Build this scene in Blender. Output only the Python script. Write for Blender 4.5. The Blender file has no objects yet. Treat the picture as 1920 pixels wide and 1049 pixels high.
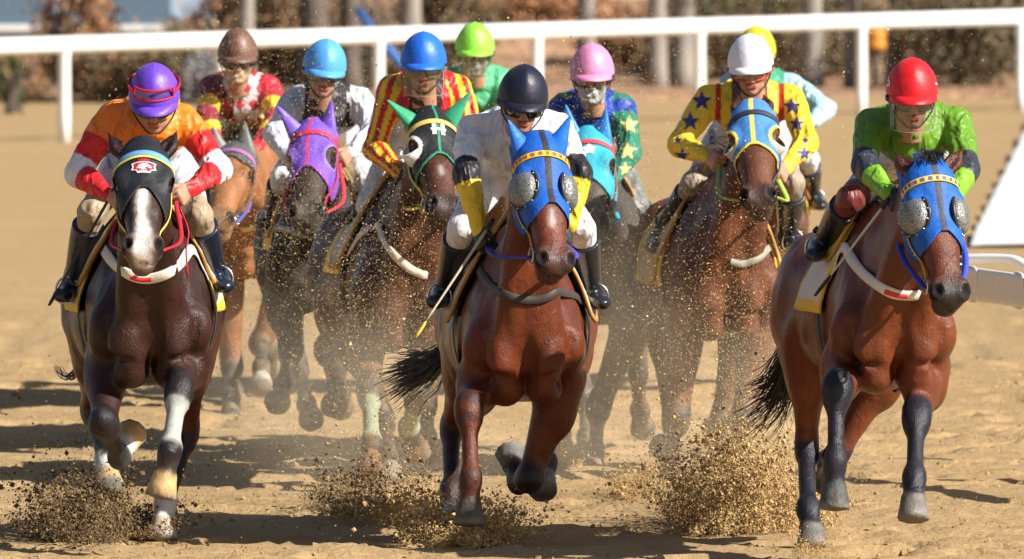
import bpy, math, random
import numpy as np
from mathutils import Vector, Matrix
from mathutils.bvhtree import BVHTree

R_ = math.radians
rng = np.random.default_rng(7)
random.seed(7)
scene = bpy.context.scene
COLL = scene.collection

# ------------------------------------------------------------------ camera
KD = 2.0                                             # how far back the long lens stands
FPX, CX, CY, CAMH = 11430.0*KD, 960.0, 524.5, 2.88   # focal length in pixels of a 1920 px wide frame
TANP = (CY + 244.0) / FPX
PITCH = math.atan(TANP)
cam_d = bpy.data.cameras.new('camera')
cam_d.sensor_width = 36.0
cam_d.lens = FPX / 1920.0 * 36.0
cam_d.clip_start = 0.5
cam_d.clip_end = 2000.0
cam_d.dof.use_dof = True
cam_d.dof.focus_distance = 26.0*KD
cam_d.dof.aperture_fstop = 7.6
cam = bpy.data.objects.new('camera', cam_d)
COLL.objects.link(cam)
cam.location = (0, 0, CAMH)
cam.rotation_euler = (math.pi / 2 - PITCH, 0, 0)
scene.camera = cam

# ------------------------------------------------------------------ sky and sun
SUN_DIR = Vector((0.72, -0.40, 0.58)).normalized()      # from the scene towards the sun
world = bpy.data.worlds.new('World')
scene.world = world
world.use_nodes = True
wn = world.node_tree
wn.nodes.clear()
w_out = wn.nodes.new('ShaderNodeOutputWorld')
w_bg = wn.nodes.new('ShaderNodeBackground')
w_sky = wn.nodes.new('ShaderNodeTexSky')
w_sky.sky_type = 'NISHITA'
w_sky.sun_disc = False
w_sky.sun_elevation = math.asin(SUN_DIR.z)
w_sky.sun_rotation = math.atan2(SUN_DIR.x, SUN_DIR.y)
w_sky.air_density = 1.0
w_sky.dust_density = 1.5
w_bg.inputs['Strength'].default_value = 0.052
wn.links.new(w_sky.outputs[0], w_bg.inputs['Color'])
wn.links.new(w_bg.outputs[0], w_out.inputs['Surface'])
sun_d = bpy.data.lights.new('sun', 'SUN')
sun_d.energy = 5.0
sun_d.angle = R_(0.53)
sun_d.color = (1.0, 0.95, 0.87)
sun = bpy.data.objects.new('sun', sun_d)
COLL.objects.link(sun)
sun.rotation_euler = SUN_DIR.to_track_quat('Z', 'Y').to_euler()
sun.location = (8, -6, 12)

scene.view_settings.view_transform = 'Standard'
scene.view_settings.look = 'None'
scene.view_settings.exposure = 0.88
scene.view_settings.gamma = 1.0
scene.cycles.use_denoising = True
scene.cycles.max_bounces = 6
scene.cycles.transparent_max_bounces = 16
scene.cycles.volume_bounces = 2
scene.cycles.volume_step_rate = 2.0

# ------------------------------------------------------------------ helpers: projection
CF = np.array([0, math.cos(PITCH), -math.sin(PITCH)])
CU = np.array([0, math.sin(PITCH), math.cos(PITCH)])
CR = np.array([1.0, 0, 0])
CP = np.array([0, 0, CAMH])

def ray(px, py):
    d = CF + CR * ((px - CX) / FPX) + CU * (-(py - CY) / FPX)
    return d

def P(px, py, Y):
    d = ray(px, py)
    return CP + d * (Y / d[1])

def PL(px, py, prev, L, sg):
    """point seen at this place of the photograph at distance L from prev; sg -1 nearer, +1 farther"""
    d = ray(px, py); d = d / np.linalg.norm(d)
    oc = CP - prev
    b = d @ oc
    c = oc @ oc - L * L
    disc = b * b - c
    t = -b + (sg * math.sqrt(disc) if disc > 0 else 0.0)
    return CP + d * t

def nrm(v):
    v = np.asarray(v, float)
    return v / (np.linalg.norm(v) + 1e-12)

def srgb(r, g, b):
    f = lambda c: (c / 12.92) if c <= 0.04045 else ((c + 0.055) / 1.055) ** 2.4
    return np.array([f(r / 255.), f(g / 255.), f(b / 255.)])

def hash3(ix, iy, iz, seed=0):
    h = (ix * 374761393 + iy * 668265263 + iz * 2147483647 + seed * 1274126177) & 0xFFFFFFFF
    h = ((h ^ (h >> 13)) * 1274126177) & 0xFFFFFFFF
    h = h ^ (h >> 16)
    return (h & 0xFFFF) / 65535.0

def vnoise(p, seed=0):
    p = np.asarray(p, float)
    i = np.floor(p).astype(np.int64)
    f = p - i
    f = f * f * (3 - 2 * f)
    out = 0
    for dx in (0, 1):
        for dy in (0, 1):
            for dz in (0, 1):
                w = (f[:, 0] if dx else 1 - f[:, 0]) * (f[:, 1] if dy else 1 - f[:, 1]) * (f[:, 2] if dz else 1 - f[:, 2])
                out = out + w * hash3(i[:, 0] + dx, i[:, 1] + dy, i[:, 2] + dz, seed)
    return out

def fbm(p, seed=0, oct=3):
    a, s, o = 0.5, 0, 0
    p = np.asarray(p, float)
    for k in range(oct):
        o = o + a * vnoise(p * (2 ** k), seed + k)
        s += a
        a *= 0.5
    return o / s

# ------------------------------------------------------------------ helpers: objects
def empty(name, loc, label=None, cat=None, group=None, kind=None):
    o = bpy.data.objects.new(name, None)
    o.empty_display_size = 0.2
    COLL.objects.link(o)
    o.location = loc
    tag(o, label, cat, group, kind)
    return o

def tag(o, label=None, cat=None, group=None, kind=None):
    if label: o['label'] = label
    if cat: o['category'] = cat
    if group: o['group'] = group
    if kind: o['kind'] = kind
    return o

ORG = {}
def mk(name, V, Fc, mat, parent=None, col=None, smooth=True, origin=None):
    """V world positions (n,3); Fc (m,3|4) int array or list of such arrays"""
    V = np.asarray(V, np.float32)
    root = parent
    while root is not None and root.parent is not None:
        root = root.parent
    if origin is None:
        origin = np.array(root.location) if root is not None else np.zeros(3)
    Vl = (V - np.asarray(origin, np.float32)).astype(np.float32)
    Fs = Fc if isinstance(Fc, list) else [Fc]
    Fs = [np.asarray(f, np.int32) for f in Fs if len(f)]
    me = bpy.data.meshes.new(name)
    me.vertices.add(len(Vl))
    me.vertices.foreach_set('co', Vl.ravel())
    li = np.concatenate([f.ravel() for f in Fs])
    lt = np.concatenate([np.full(len(f), f.shape[1], np.int32) for f in Fs])
    ls = np.concatenate([[0], np.cumsum(lt)[:-1]]).astype(np.int32)
    me.loops.add(len(li))
    me.loops.foreach_set('vertex_index', li)
    me.polygons.add(len(lt))
    me.polygons.foreach_set('loop_start', ls)
    me.polygons.foreach_set('loop_total', lt)
    me.polygons.foreach_set('use_smooth', np.full(len(lt), smooth, bool))
    me.update(calc_edges=True)
    if col is not None:
        a = me.color_attributes.new('Col', 'FLOAT_COLOR', 'POINT')
        c4 = np.ones((len(Vl), 4), np.float32)
        c4[:, :np.asarray(col).shape[1]] = col
        a.data.foreach_set('color', c4.ravel())
    if mat is not None:
        me.materials.append(mat)
    o = bpy.data.objects.new(name, me)
    COLL.objects.link(o)
    if parent is not None:
        o.parent = parent
        if parent is root:
            pass
    else:
        o.location = origin
    return o

class MB:
    """collects simple shapes into one mesh"""
    def __init__(s): s.v = []; s.q = []; s.t = []; s.n = 0; s.c = []
    def add(s, V, Q=None, T=None, c=None):
        V = np.asarray(V, float)
        if Q is not None and len(Q): s.q.append(np.asarray(Q) + s.n)
        if T is not None and len(T): s.t.append(np.asarray(T) + s.n)
        s.v.append(V); s.n += len(V)
        s.c.append(np.tile(np.asarray(c if c is not None else (1, 1, 1), float), (len(V), 1)))
    def build(s, name, mat, parent=None, smooth=True, usecol=False, origin=None):
        F = []
        if s.q: F.append(np.concatenate(s.q))
        if s.t: F.append(np.concatenate(s.t))
        return mk(name, np.concatenate(s.v), F, mat, parent, np.concatenate(s.c) if usecol else None, smooth, origin)
    def box(s, lo, hi, M=None, c=None):
        x0, y0, z0 = lo; x1, y1, z1 = hi
        V = np.array([[x0,y0,z0],[x1,y0,z0],[x1,y1,z0],[x0,y1,z0],[x0,y0,z1],[x1,y0,z1],[x1,y1,z1],[x0,y1,z1]], float)
        if M is not None: V = V @ np.asarray(M)[:3, :3].T + np.asarray(M)[:3, 3]
        s.add(V, [[0,3,2,1],[4,5,6,7],[0,1,5,4],[1,2,6,5],[2,3,7,6],[3,0,4,7]], c=c)
    def tube(s, pts, rad, n=8, cap=True, c=None, flat=None, up=None):
        """flat: (ratio, axis) squashes the section"""
        pts = np.asarray(pts, float); m = len(pts)
        rad = np.broadcast_to(np.asarray(rad, float), (m,))
        T = np.gradient(pts, axis=0)
        T /= np.linalg.norm(T, axis=1)[:, None] + 1e-12
        u = np.array([0, 0, 1.0]) if up is None else np.asarray(up, float)
        if abs(T[0] @ u) > 0.95 and up is None: u = np.array([1.0, 0, 0])
        V = []
        for i in range(m):
            a = u - T[i] * (u @ T[i]); a = a / (np.linalg.norm(a) + 1e-9)
            b = np.cross(T[i], a)
            if up is None: u = a
            for k in range(n):
                th = 2 * math.pi * k / n
                fa = flat if flat else 1.0
                V.append(pts[i] + rad[i] * (math.cos(th) * a * fa + math.sin(th) * b))
        Q = []
        for i in range(m - 1):
            for k in range(n):
                k2 = (k + 1) % n
                Q.append([i*n+k, i*n+k2, (i+1)*n+k2, (i+1)*n+k])
        Tt = []
        if cap:
            V.append(pts[0]); V.append(pts[-1])
            for k in range(n):
                k2 = (k + 1) % n
                Tt.append([m*n, k2, k]); Tt.append([m*n+1, (m-1)*n+k, (m-1)*n+k2])
        s.add(V, Q, Tt, c=c)
    def ribbon(s, pts, nor, width, th=0.004, c=None):
        pts = np.asarray(pts, float); nor = np.asarray(nor, float)
        T = np.gradient(pts, axis=0); T /= np.linalg.norm(T, axis=1)[:, None] + 1e-12
        B = np.cross(T, nor); B /= np.linalg.norm(B, axis=1)[:, None] + 1e-12
        N = np.cross(B, T)
        m = len(pts)
        w = np.broadcast_to(np.asarray(width, float), (m,))[:, None] / 2
        V = np.concatenate([pts - B*w, pts - B*w*0.8 + N*th, pts + B*w*0.8 + N*th, pts + B*w])
        Q = []
        for i in range(m - 1):
            for k in range(4):
                k2 = (k + 1) % 4
                Q.append([k*m+i, k2*m+i, k2*m+i+1, k*m+i+1])
        s.add(V, Q, c=c)

def spline(pts, n=24):
    pts = np.asarray(pts, float); m = len(pts)
    if m == 2:
        return np.linspace(pts[0], pts[1], n)
    e = np.concatenate([[2*pts[0]-pts[1]], pts, [2*pts[-1]-pts[-2]]])
    out = []
    for t in np.linspace(0, m - 1 - 1e-6, n):
        i = int(t); f = t - i
        p0, p1, p2, p3 = e[i], e[i+1], e[i+2], e[i+3]
        out.append(0.5*((2*p1)+(-p0+p2)*f+(2*p0-5*p1+4*p2-p3)*f*f+(-p0+3*p1-3*p2+p3)*f**3))
    return np.array(out)

# ------------------------------------------------------------------ helpers: materials
def pmat(name, color=(0.5, 0.5, 0.5), rough=0.6, metal=0.0, attr=False, bump=None, var=None, spec=0.5,
         sheen=0.0, coat=0.0, trans=0.0, alpha=1.0, rough_attr=False, stretch=(1, 1, 1), sub=0.0):
    m = bpy.data.materials.new(name)
    m.use_nodes = True
    nt = m.node_tree
    b = nt.nodes['Principled BSDF']
    b.inputs['Roughness'].default_value = rough
    b.inputs['Metallic'].default_value = metal
    b.inputs['Specular IOR Level'].default_value = spec
    b.inputs['Sheen Weight'].default_value = sheen
    b.inputs['Coat Weight'].default_value = coat
    b.inputs['Transmission Weight'].default_value = trans
    b.inputs['Alpha'].default_value = alpha
    b.inputs['Base Color'].default_value = (*color[:3], 1)
    tc = nt.nodes.new('ShaderNodeTexCoord')
    mp = nt.nodes.new('ShaderNodeMapping')
    mp.inputs['Scale'].default_value = stretch
    nt.links.new(tc.outputs['Object'], mp.inputs['Vector'])
    src = None
    if attr:
        at = nt.nodes.new('ShaderNodeAttribute'); at.attribute_name = 'Col'
        src = at.outputs['Color']
        if rough_attr:
            nt.links.new(at.outputs['Alpha'], b.inputs['Roughness'])
    if var:
        sc, amt = var
        nz = nt.nodes.new('ShaderNodeTexNoise'); nz.inputs['Scale'].default_value = sc
        nz.inputs['Detail'].default_value = 5
        nt.links.new(mp.outputs[0], nz.inputs['Vector'])
        mr = nt.nodes.new('ShaderNodeMapRange')
        mr.inputs[1].default_value = 0.3; mr.inputs[2].default_value = 0.7
        mr.inputs[3].default_value = 1 - amt; mr.inputs[4].default_value = 1 + amt
        nt.links.new(nz.outputs[0], mr.inputs[0])
        mx = nt.nodes.new('ShaderNodeMix'); mx.data_type = 'RGBA'; mx.blend_type = 'MULTIPLY'
        mx.inputs[0].default_value = 1.0
        if src is not None: nt.links.new(src, mx.inputs[6])
        else: mx.inputs[6].default_value = (*color[:3], 1)
        nt.links.new(mr.outputs[0], mx.inputs[7])
        src = mx.outputs[2]
    if src is not None:
        nt.links.new(src, b.inputs['Base Color'])
    if bump:
        sc, st, dist = bump
        nb = nt.nodes.new('ShaderNodeTexNoise'); nb.inputs['Scale'].default_value = sc
        nb.inputs['Detail'].default_value = 4
        nt.links.new(mp.outputs[0], nb.inputs['Vector'])
        bp = nt.nodes.new('ShaderNodeBump'); bp.inputs['Strength'].default_value = st
        bp.inputs['Distance'].default_value = dist
        nt.links.new(nb.outputs[0], bp.inputs['Height'])
        nt.links.new(bp.outputs[0], b.inputs['Normal'])
    return m

def coat_material():
    m = pmat('horse_coat', attr=True, var=(7, 0.28), spec=0.30, sheen=0.0, rough_attr=False)
    nt = m.node_tree; b = nt.nodes['Principled BSDF']
    tc = nt.nodes.new('ShaderNodeTexCoord')
    def nz(scale, st, det=4):
        mp = nt.nodes.new('ShaderNodeMapping'); mp.inputs['Scale'].default_value = st
        nt.links.new(tc.outputs['Object'], mp.inputs['Vector'])
        n = nt.nodes.new('ShaderNodeTexNoise'); n.inputs['Scale'].default_value = scale; n.inputs['Detail'].default_value = det
        nt.links.new(mp.outputs[0], n.inputs['Vector']); return n.outputs[0]
    a = nz(20, (1, 1, .8), 6); h = nz(210, (1, 1, .45), 4); w = nz(9, (1.2, 1, .5), 5)
    b1 = nt.nodes.new('ShaderNodeBump'); b1.inputs['Strength'].default_value = .32; b1.inputs['Distance'].default_value = .02
    b2 = nt.nodes.new('ShaderNodeBump'); b2.inputs['Strength'].default_value = .75; b2.inputs['Distance'].default_value = .005
    nt.links.new(a, b1.inputs['Height']); nt.links.new(h, b2.inputs['Height']); nt.links.new(b1.outputs[0], b2.inputs['Normal'])
    v = nz(6.5, (1, 1, .75), 2)
    m1 = nt.nodes.new('ShaderNodeMath'); m1.operation = 'SUBTRACT'; m1.inputs[1].default_value = .5; nt.links.new(v, m1.inputs[0])
    m2 = nt.nodes.new('ShaderNodeMath'); m2.operation = 'ABSOLUTE'; nt.links.new(m1.outputs[0], m2.inputs[0])
    m3 = nt.nodes.new('ShaderNodeMapRange'); m3.inputs[1].default_value = .035; m3.inputs[2].default_value = 0.0; m3.interpolation_type = 'SMOOTHSTEP'
    nt.links.new(m2.outputs[0], m3.inputs[0])
    b3 = nt.nodes.new('ShaderNodeBump'); b3.inputs['Strength'].default_value = .22; b3.inputs['Distance'].default_value = .006
    nt.links.new(m3.outputs[0], b3.inputs['Height']); nt.links.new(b2.outputs[0], b3.inputs['Normal'])
    nt.links.new(b3.outputs[0], b.inputs['Normal'])
    at = nt.nodes.new('ShaderNodeAttribute'); at.attribute_name = 'Col'
    mr = nt.nodes.new('ShaderNodeMapRange'); mr.inputs[1].default_value = .3; mr.inputs[2].default_value = .7
    mr.inputs[3].default_value = -.10; mr.inputs[4].default_value = .16
    nt.links.new(w, mr.inputs[0])
    ad = nt.nodes.new('ShaderNodeMath'); ad.operation = 'ADD'
    nt.links.new(mr.outputs[0], ad.inputs[0]); nt.links.new(at.outputs['Alpha'], ad.inputs[1])
    nt.links.new(ad.outputs[0], b.inputs['Roughness'])
    return m
M_coat = coat_material()
def silk_material():
    m = pmat('silk_cloth', rough=0.48, attr=True, var=(40, 0.04), spec=0.4, sheen=0.05)
    nt = m.node_tree; b = nt.nodes['Principled BSDF']
    tc = nt.nodes.new('ShaderNodeTexCoord')
    prev = None
    for sc, dist, wd, st in ((5.0, .030, .16, .55), (11.0, .012, .14, .45)):
        mp = nt.nodes.new('ShaderNodeMapping'); mp.inputs['Scale'].default_value = (1.2, 1.0, .75)
        mp.inputs['Rotation'].default_value = (.3, .5, sc)
        nt.links.new(tc.outputs['Object'], mp.inputs['Vector'])
        n = nt.nodes.new('ShaderNodeTexNoise'); n.inputs['Scale'].default_value = sc; n.inputs['Detail'].default_value = 2; n.inputs['Distortion'].default_value = .6
        nt.links.new(mp.outputs[0], n.inputs['Vector'])
        a = nt.nodes.new('ShaderNodeMath'); a.operation = 'SUBTRACT'; a.inputs[1].default_value = .5; nt.links.new(n.outputs[0], a.inputs[0])
        ab = nt.nodes.new('ShaderNodeMath'); ab.operation = 'ABSOLUTE'; nt.links.new(a.outputs[0], ab.inputs[0])
        mr = nt.nodes.new('ShaderNodeMapRange'); mr.inputs[1].default_value = wd; mr.inputs[2].default_value = 0; nt.links.new(ab.outputs[0], mr.inputs[0])
        bp = nt.nodes.new('ShaderNodeBump'); bp.inputs['Strength'].default_value = st; bp.inputs['Distance'].default_value = dist
        nt.links.new(mr.outputs[0], bp.inputs['Height'])
        if prev is not None: nt.links.new(prev.outputs[0], bp.inputs['Normal'])
        prev = bp
    nt.links.new(prev.outputs[0], b.inputs['Normal'])
    return m
M_cloth = silk_material()
M_skin = pmat('skin', rough=0.5, attr=True, bump=(160, 0.2, 0.003), var=(60, 0.10), spec=0.45)
M_leather = pmat('boot_leather', rough=0.28, attr=True, bump=(30, 0.35, 0.01), spec=0.6)
M_hood = pmat('hood_cloth', rough=0.6, attr=True, bump=(38, 0.5, 0.010), var=(70, 0.08), spec=0.35)
M_strap = pmat('strap_webbing', rough=0.6, attr=True, bump=(260, 0.3, 0.002), var=(90, 0.1), spec=0.4)
M_hair = pmat('horse_hair', rough=0.45, attr=True, spec=0.4)
M_eye = pmat('eye_gloss', (0.012, 0.008, 0.006), rough=0.06, spec=0.7)
M_metal = pmat('bit_steel', (0.6, 0.6, 0.58), rough=0.25, metal=1.0)
M_cap = pmat('cap_silk', rough=0.46, attr=True, bump=(22, 0.35, 0.012), spec=0.4, sheen=0.04, var=(30, .06))
M_lens = pmat('goggle_lens', (0.03, 0.028, 0.025), rough=0.06, spec=0.8)
M_plastic = pmat('white_rail_plastic', (0.80, 0.80, 0.79), rough=0.45, bump=(6, 0.1, 0.01), var=(3, 0.04))
def glassmat():
    m = bpy.data.materials.new('clear_visor'); m.use_nodes = True
    nt = m.node_tree; nt.nodes.clear()
    o = nt.nodes.new('ShaderNodeOutputMaterial'); mix = nt.nodes.new('ShaderNodeMixShader')
    tr = nt.nodes.new('ShaderNodeBsdfTransparent'); gl = nt.nodes.new('ShaderNodeBsdfGlossy')
    tr.inputs[0].default_value = (0.80, 0.82, 0.78, 1)
    gl.inputs['Roughness'].default_value = 0.12
    mix.inputs[0].default_value = 0.13
    nt.links.new(tr.outputs[0], mix.inputs[1]); nt.links.new(gl.outputs[0], mix.inputs[2])
    nt.links.new(mix.outputs[0], o.inputs[0])
    return m
M_visor = glassmat()

# ------------------------------------------------------------------ helpers: implicit surfaces
class Field:
    def __init__(s, lo, hi, res):
        s.lo = np.asarray(lo, float); s.res = res
        s.n = np.ceil((np.asarray(hi, float) - s.lo) / res).astype(int) + 1
        s.f = np.full(s.n, 1.0, np.float32)
        s.best = np.full(s.n, 1.0, np.float32)
        s.lab = np.zeros(s.n, np.uint8)
        s.seg = {}
    def sl(s, lo, hi, m):
        a = np.clip(np.floor((np.asarray(lo) - m - s.lo) / s.res).astype(int), 0, s.n - 1)
        b = np.clip(np.ceil((np.asarray(hi) + m - s.lo) / s.res).astype(int) + 1, 1, s.n)
        if np.any(b - a < 1): return None, None
        sl = tuple(slice(a[i], b[i]) for i in range(3))
        g = [((np.arange(a[i], b[i]) * s.res) + s.lo[i]).astype(np.float32) for i in range(3)]
        X, Y, Z = np.meshgrid(*g, indexing='ij')
        return sl, (X, Y, Z)
    def put(s, sl, d, k, lab):
        d = d.astype(np.float32)
        f = s.f[sl]
        if k > 0:
            h = np.maximum(k - np.abs(f - d), 0) / k
            s.f[sl] = np.minimum(f, d) - h * h * (k * 0.25)
        else:
            s.f[sl] = np.minimum(f, d)
        b = s.best[sl]
        c = d < b
        s.best[sl] = np.where(c, d, b)
        s.lab[sl] = np.where(c, lab, s.lab[sl])
    def cut(s, sl, d, k):
        f = s.f[sl]; nd = -d.astype(np.float32)
        h = np.maximum(k - np.abs(f - nd), 0) / k
        s.f[sl] = np.maximum(f, nd) + h * h * (k * 0.25)
    def _ell(s, G, c, r, B):
        X, Y, Z = G
        px, py, pz = X - c[0], Y - c[1], Z - c[2]
        if B is None:
            u, v, w = px, py, pz
        else:
            u = px*B[0][0]+py*B[0][1]+pz*B[0][2]
            v = px*B[1][0]+py*B[1][1]+pz*B[1][2]
            w = px*B[2][0]+py*B[2][1]+pz*B[2][2]
        k0 = np.sqrt((u/r[0])**2+(v/r[1])**2+(w/r[2])**2)
        k1 = np.sqrt((u/r[0]**2)**2+(v/r[1]**2)**2+(w/r[2]**2)**2) + 1e-6
        return k0*(k0-1)/k1
    def ell(s, c, r, k=0.03, lab=0, B=None, cut=False):
        c = np.asarray(c, float); R = max(r) if B is not None else np.asarray(r)
        sl, G = s.sl(c - R, c + R, k + 3*s.res)
        if sl is None: return
        d = s._ell(G, c, r, B)
        if cut: s.cut(sl, d, k)
        else: s.put(sl, d, k, lab)
    def ecap(s, a, b, ra, rb, side=None, k=0.03, lab=0, mid=None, cut=False):
        """tapered capsule with elliptical section; ra, rb = (side radius, other radius) or float"""
        a = np.asarray(a, float); b = np.asarray(b, float)
        ra = (ra, ra) if np.isscalar(ra) else ra
        rb = (rb, rb) if np.isscalar(rb) else rb
        R = max(*ra, *rb) * (1.0 if mid is None else max(1.0, mid))
        sl, G = s.sl(np.minimum(a, b) - R, np.maximum(a, b) + R, k + 3*s.res)
        if sl is None: return
        X, Y, Z = G
        ax = b - a; L = np.linalg.norm(ax) + 1e-9; ax = ax / L
        px, py, pz = X - a[0], Y - a[1], Z - a[2]
        t = px*ax[0]+py*ax[1]+pz*ax[2]
        tc = np.clip(t, 0, L); ov = t - tc
        h = tc / L
        h2 = h*h*(3-2*h)
        ru = ra[0] + (rb[0]-ra[0])*h2; rv = ra[1] + (rb[1]-ra[1])*h2
        if mid is not None:
            bl = 1 + (mid-1)*np.sin(math.pi*h)
            ru = ru*bl; rv = rv*bl
        if side is None or (ra[0] == ra[1] and rb[0] == rb[1]):
            q2 = np.maximum(px*px+py*py+pz*pz - t*t, 0) + ov*ov
            d = np.sqrt(q2) - ru
        else:
            sd = np.asarray(side, float); sd = nrm(sd - ax*(sd@ax)); o = np.cross(ax, sd)
            u = px*sd[0]+py*sd[1]+pz*sd[2]; v = px*o[0]+py*o[1]+pz*o[2]
            rw = np.minimum(ru, rv)
            k0 = np.sqrt((u/ru)**2+(v/rv)**2+(ov/rw)**2)
            k1 = np.sqrt((u/ru**2)**2+(v/rv**2)**2+(ov/rw**2)**2)+1e-6
            d = k0*(k0-1)/k1
        if cut: s.cut(sl, d, k)
        else:
            s.put(sl, d, k, lab)
            s.seg[lab] = (a, b)
    def frustum(s, a, ax, side, h, r0, r1, k, lab, off=0.0):
        """hoof: cone cut flat at its end; a = coronet, ax = direction to the sole"""
        a = np.asarray(a, float); ax = nrm(ax); b = a + ax*h
        R = max(r0, r1)*1.3
        sl, G = s.sl(np.minimum(a, b) - R, np.maximum(a, b) + R, k + 3*s.res)
        if sl is None: return
        X, Y, Z = G
        px, py, pz = X - a[0], Y - a[1], Z - a[2]
        t = px*ax[0]+py*ax[1]+pz*ax[2]
        hh = np.clip(t/h, 0, 1)
        q = np.sqrt(np.maximum(px*px+py*py+pz*pz - t*t, 0)) - (r0+(r1-r0)*hh)
        d = np.maximum(np.maximum(q, t-h), -t-0.015)
        s.put(sl, d, k, lab)
        s.seg[lab] = (a, b)
    def mesh(s, iso=0.0):
        f = s.f - iso if iso else s.f
        sg = f < 0
        nx, ny, nz = s.n
        cs = np.zeros((nx-1, ny-1, nz-1), np.uint8)
        for i in (0, 1):
            for j in (0, 1):
                for k in (0, 1):
                    cs += sg[i:nx-1+i, j:ny-1+j, k:nz-1+k]
        act = np.argwhere((cs > 0) & (cs < 8))
        idx = np.full(cs.shape, -1, np.int32)
        idx[act[:, 0], act[:, 1], act[:, 2]] = np.arange(len(act))
        corners = [(i, j, k) for i in (0, 1) for j in (0, 1) for k in (0, 1)]
        vals = np.stack([f[act[:, 0]+c[0], act[:, 1]+c[1], act[:, 2]+c[2]] for c in corners], 1)
        acc = np.zeros((len(act), 3)); cnt = np.zeros(len(act))
        for p in range(8):
            for q in range(p+1, 8):
                dc = np.abs(np.array(corners[p]) - np.array(corners[q]))
                if dc.sum() != 1: continue
                va, vb = vals[:, p], vals[:, q]
                x = (va < 0) != (vb < 0)
                t = np.where(x, va/(va-vb+1e-12), 0)[:, None]
                pos = np.array(corners[p]) + (np.array(corners[q]) - np.array(corners[p]))*t
                acc += pos*x[:, None]; cnt += x
        Vg = act + acc/np.maximum(cnt, 1)[:, None]
        V = s.lo + Vg*s.res
        Q = []
        for axis in range(3):
            o1, o2 = (axis+1) % 3, (axis+2) % 3
            sA = [slice(None)]*3; sB = [slice(None)]*3
            sA[axis] = slice(0, -1); sB[axis] = slice(1, None)
            for o in (o1, o2):
                sA[o] = slice(1, -1); sB[o] = slice(1, -1)
            A = sg[tuple(sA)]; Bv = sg[tuple(sB)]
            e = np.argwhere(A != Bv)
            if not len(e): continue
            inside = A[e[:, 0], e[:, 1], e[:, 2]]
            e = e.copy(); e[:, o1] += 1; e[:, o2] += 1
            def cell(d1, d2):
                c = e.copy(); c[:, o1] += d1; c[:, o2] += d2
                return idx[c[:, 0], c[:, 1], c[:, 2]]
            q = np.stack([cell(-1, -1), cell(0, -1), cell(0, 0), cell(-1, 0)], 1)
            q[~inside] = q[~inside][:, ::-1]
            Q.append(q)
        Q = np.concatenate(Q)
        Q = Q[(Q >= 0).all(1)]
        gi = np.clip(np.round(Vg).astype(int), 0, s.n - 1)
        lab = s.lab[gi[:, 0], gi[:, 1], gi[:, 2]]
        return V, Q, lab

def tparam(V, seg):
    a, b = seg
    d = b - a
    return ((V - a) @ d) / (d @ d)

def blur_cols(C, Q, it=2):
    n = len(C)
    E = np.concatenate([Q[:, [0, 1]], Q[:, [1, 2]], Q[:, [2, 3]], Q[:, [3, 0]]])
    for _ in range(it):
        out = np.zeros_like(C); cnt = np.bincount(E[:, 0], minlength=n) + np.bincount(E[:, 1], minlength=n)
        for j in range(C.shape[1]):
            out[:, j] = np.bincount(E[:, 0], C[E[:, 1], j], minlength=n) + np.bincount(E[:, 1], C[E[:, 0], j], minlength=n)
        C = 0.5*C + 0.5*out/np.maximum(cnt, 1)[:, None]
    return C

def relax(V, Q, it=1):
    return blur_cols(V, Q, it)

def keep_faces(V, Q, mask_v, lim=2):
    kq = mask_v[Q].sum(1) >= lim
    Q = Q[kq]
    used = np.unique(Q)
    mp = np.full(len(V), -1, np.int64); mp[used] = np.arange(len(used))
    return V[used], mp[Q], used

def bvh_of(V, Q):
    return BVHTree.FromPolygons([tuple(v) for v in V.tolist()], [tuple(q) for q in Q.tolist()])

def cast(bvhs, px, py, ymin=None):
    d = nrm(ray(px, py))
    best = None
    for b in bvhs:
        h = b.ray_cast(Vector(CP), Vector(d))
        if h[0] is not None and (best is None or h[3] < best[3]):
            best = h
    if best is None: return None
    n = np.array(best[1])
    if n @ d > 0: n = -n
    return np.array(best[0]), n

def wrap_strap(mb, bvhs, pxpts, width, th=0.006, off=0.004, n=28, c=None):
    pts = spline(np.array(pxpts, float), n)
    Ps, Ns = [], []
    for p in pts:
        h = cast(bvhs, p[0], p[1])
        if h is None: continue
        Ps.append(h[0] + h[1]*off); Ns.append(h[1])
    if len(Ps) < 3: return False
    Ps = np.array(Ps); Ns = np.array(Ns)
    # drop jumps in depth
    for _ in range(2):
        Ps[1:-1] = (Ps[:-2] + 2*Ps[1:-1] + Ps[2:]) / 4
        Ns[1:-1] = (Ns[:-2] + 2*Ns[1:-1] + Ns[2:]) / 4
    mb.ribbon(Ps, Ns, width, th, c=c)
    return True

# ------------------------------------------------------------------ the horse
TS = np.array([  # back position, half width, top, bottom of the trunk
    [-0.47, .05, 1.20, 1.02], [-0.42, .13, 1.28, .95], [-0.30, .215, 1.42, .88], [-0.12, .262, 1.53, .83],
    [0.10, .290, 1.58, .80], [0.30, .318, 1.55, .80], [0.55, .345, 1.51, .82], [0.80, .350, 1.52, .87],
    [1.00, .345, 1.57, .94], [1.18, .335, 1.60, 1.00], [1.38, .300, 1.56, 1.05], [1.52, .215, 1.47, 1.10],
    [1.62, .08, 1.36, 1.18]])

TS[:, 1] *= np.interp(TS[:, 0], [-.5, .3, 1.0, 1.7], [.90, .93, .92, .92])
TS[:, 2] -= .13*np.clip(TS[:, 0]-.1, 0, 2); TS[:, 3] -= .07*np.clip(TS[:, 0]-.1, 0, 2)
def trunk(y):
    w = np.interp(y, TS[:, 0], TS[:, 1]); t = np.interp(y, TS[:, 0], TS[:, 2]); b = np.interp(y, TS[:, 0], TS[:, 3])
    return w, t, b

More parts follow.
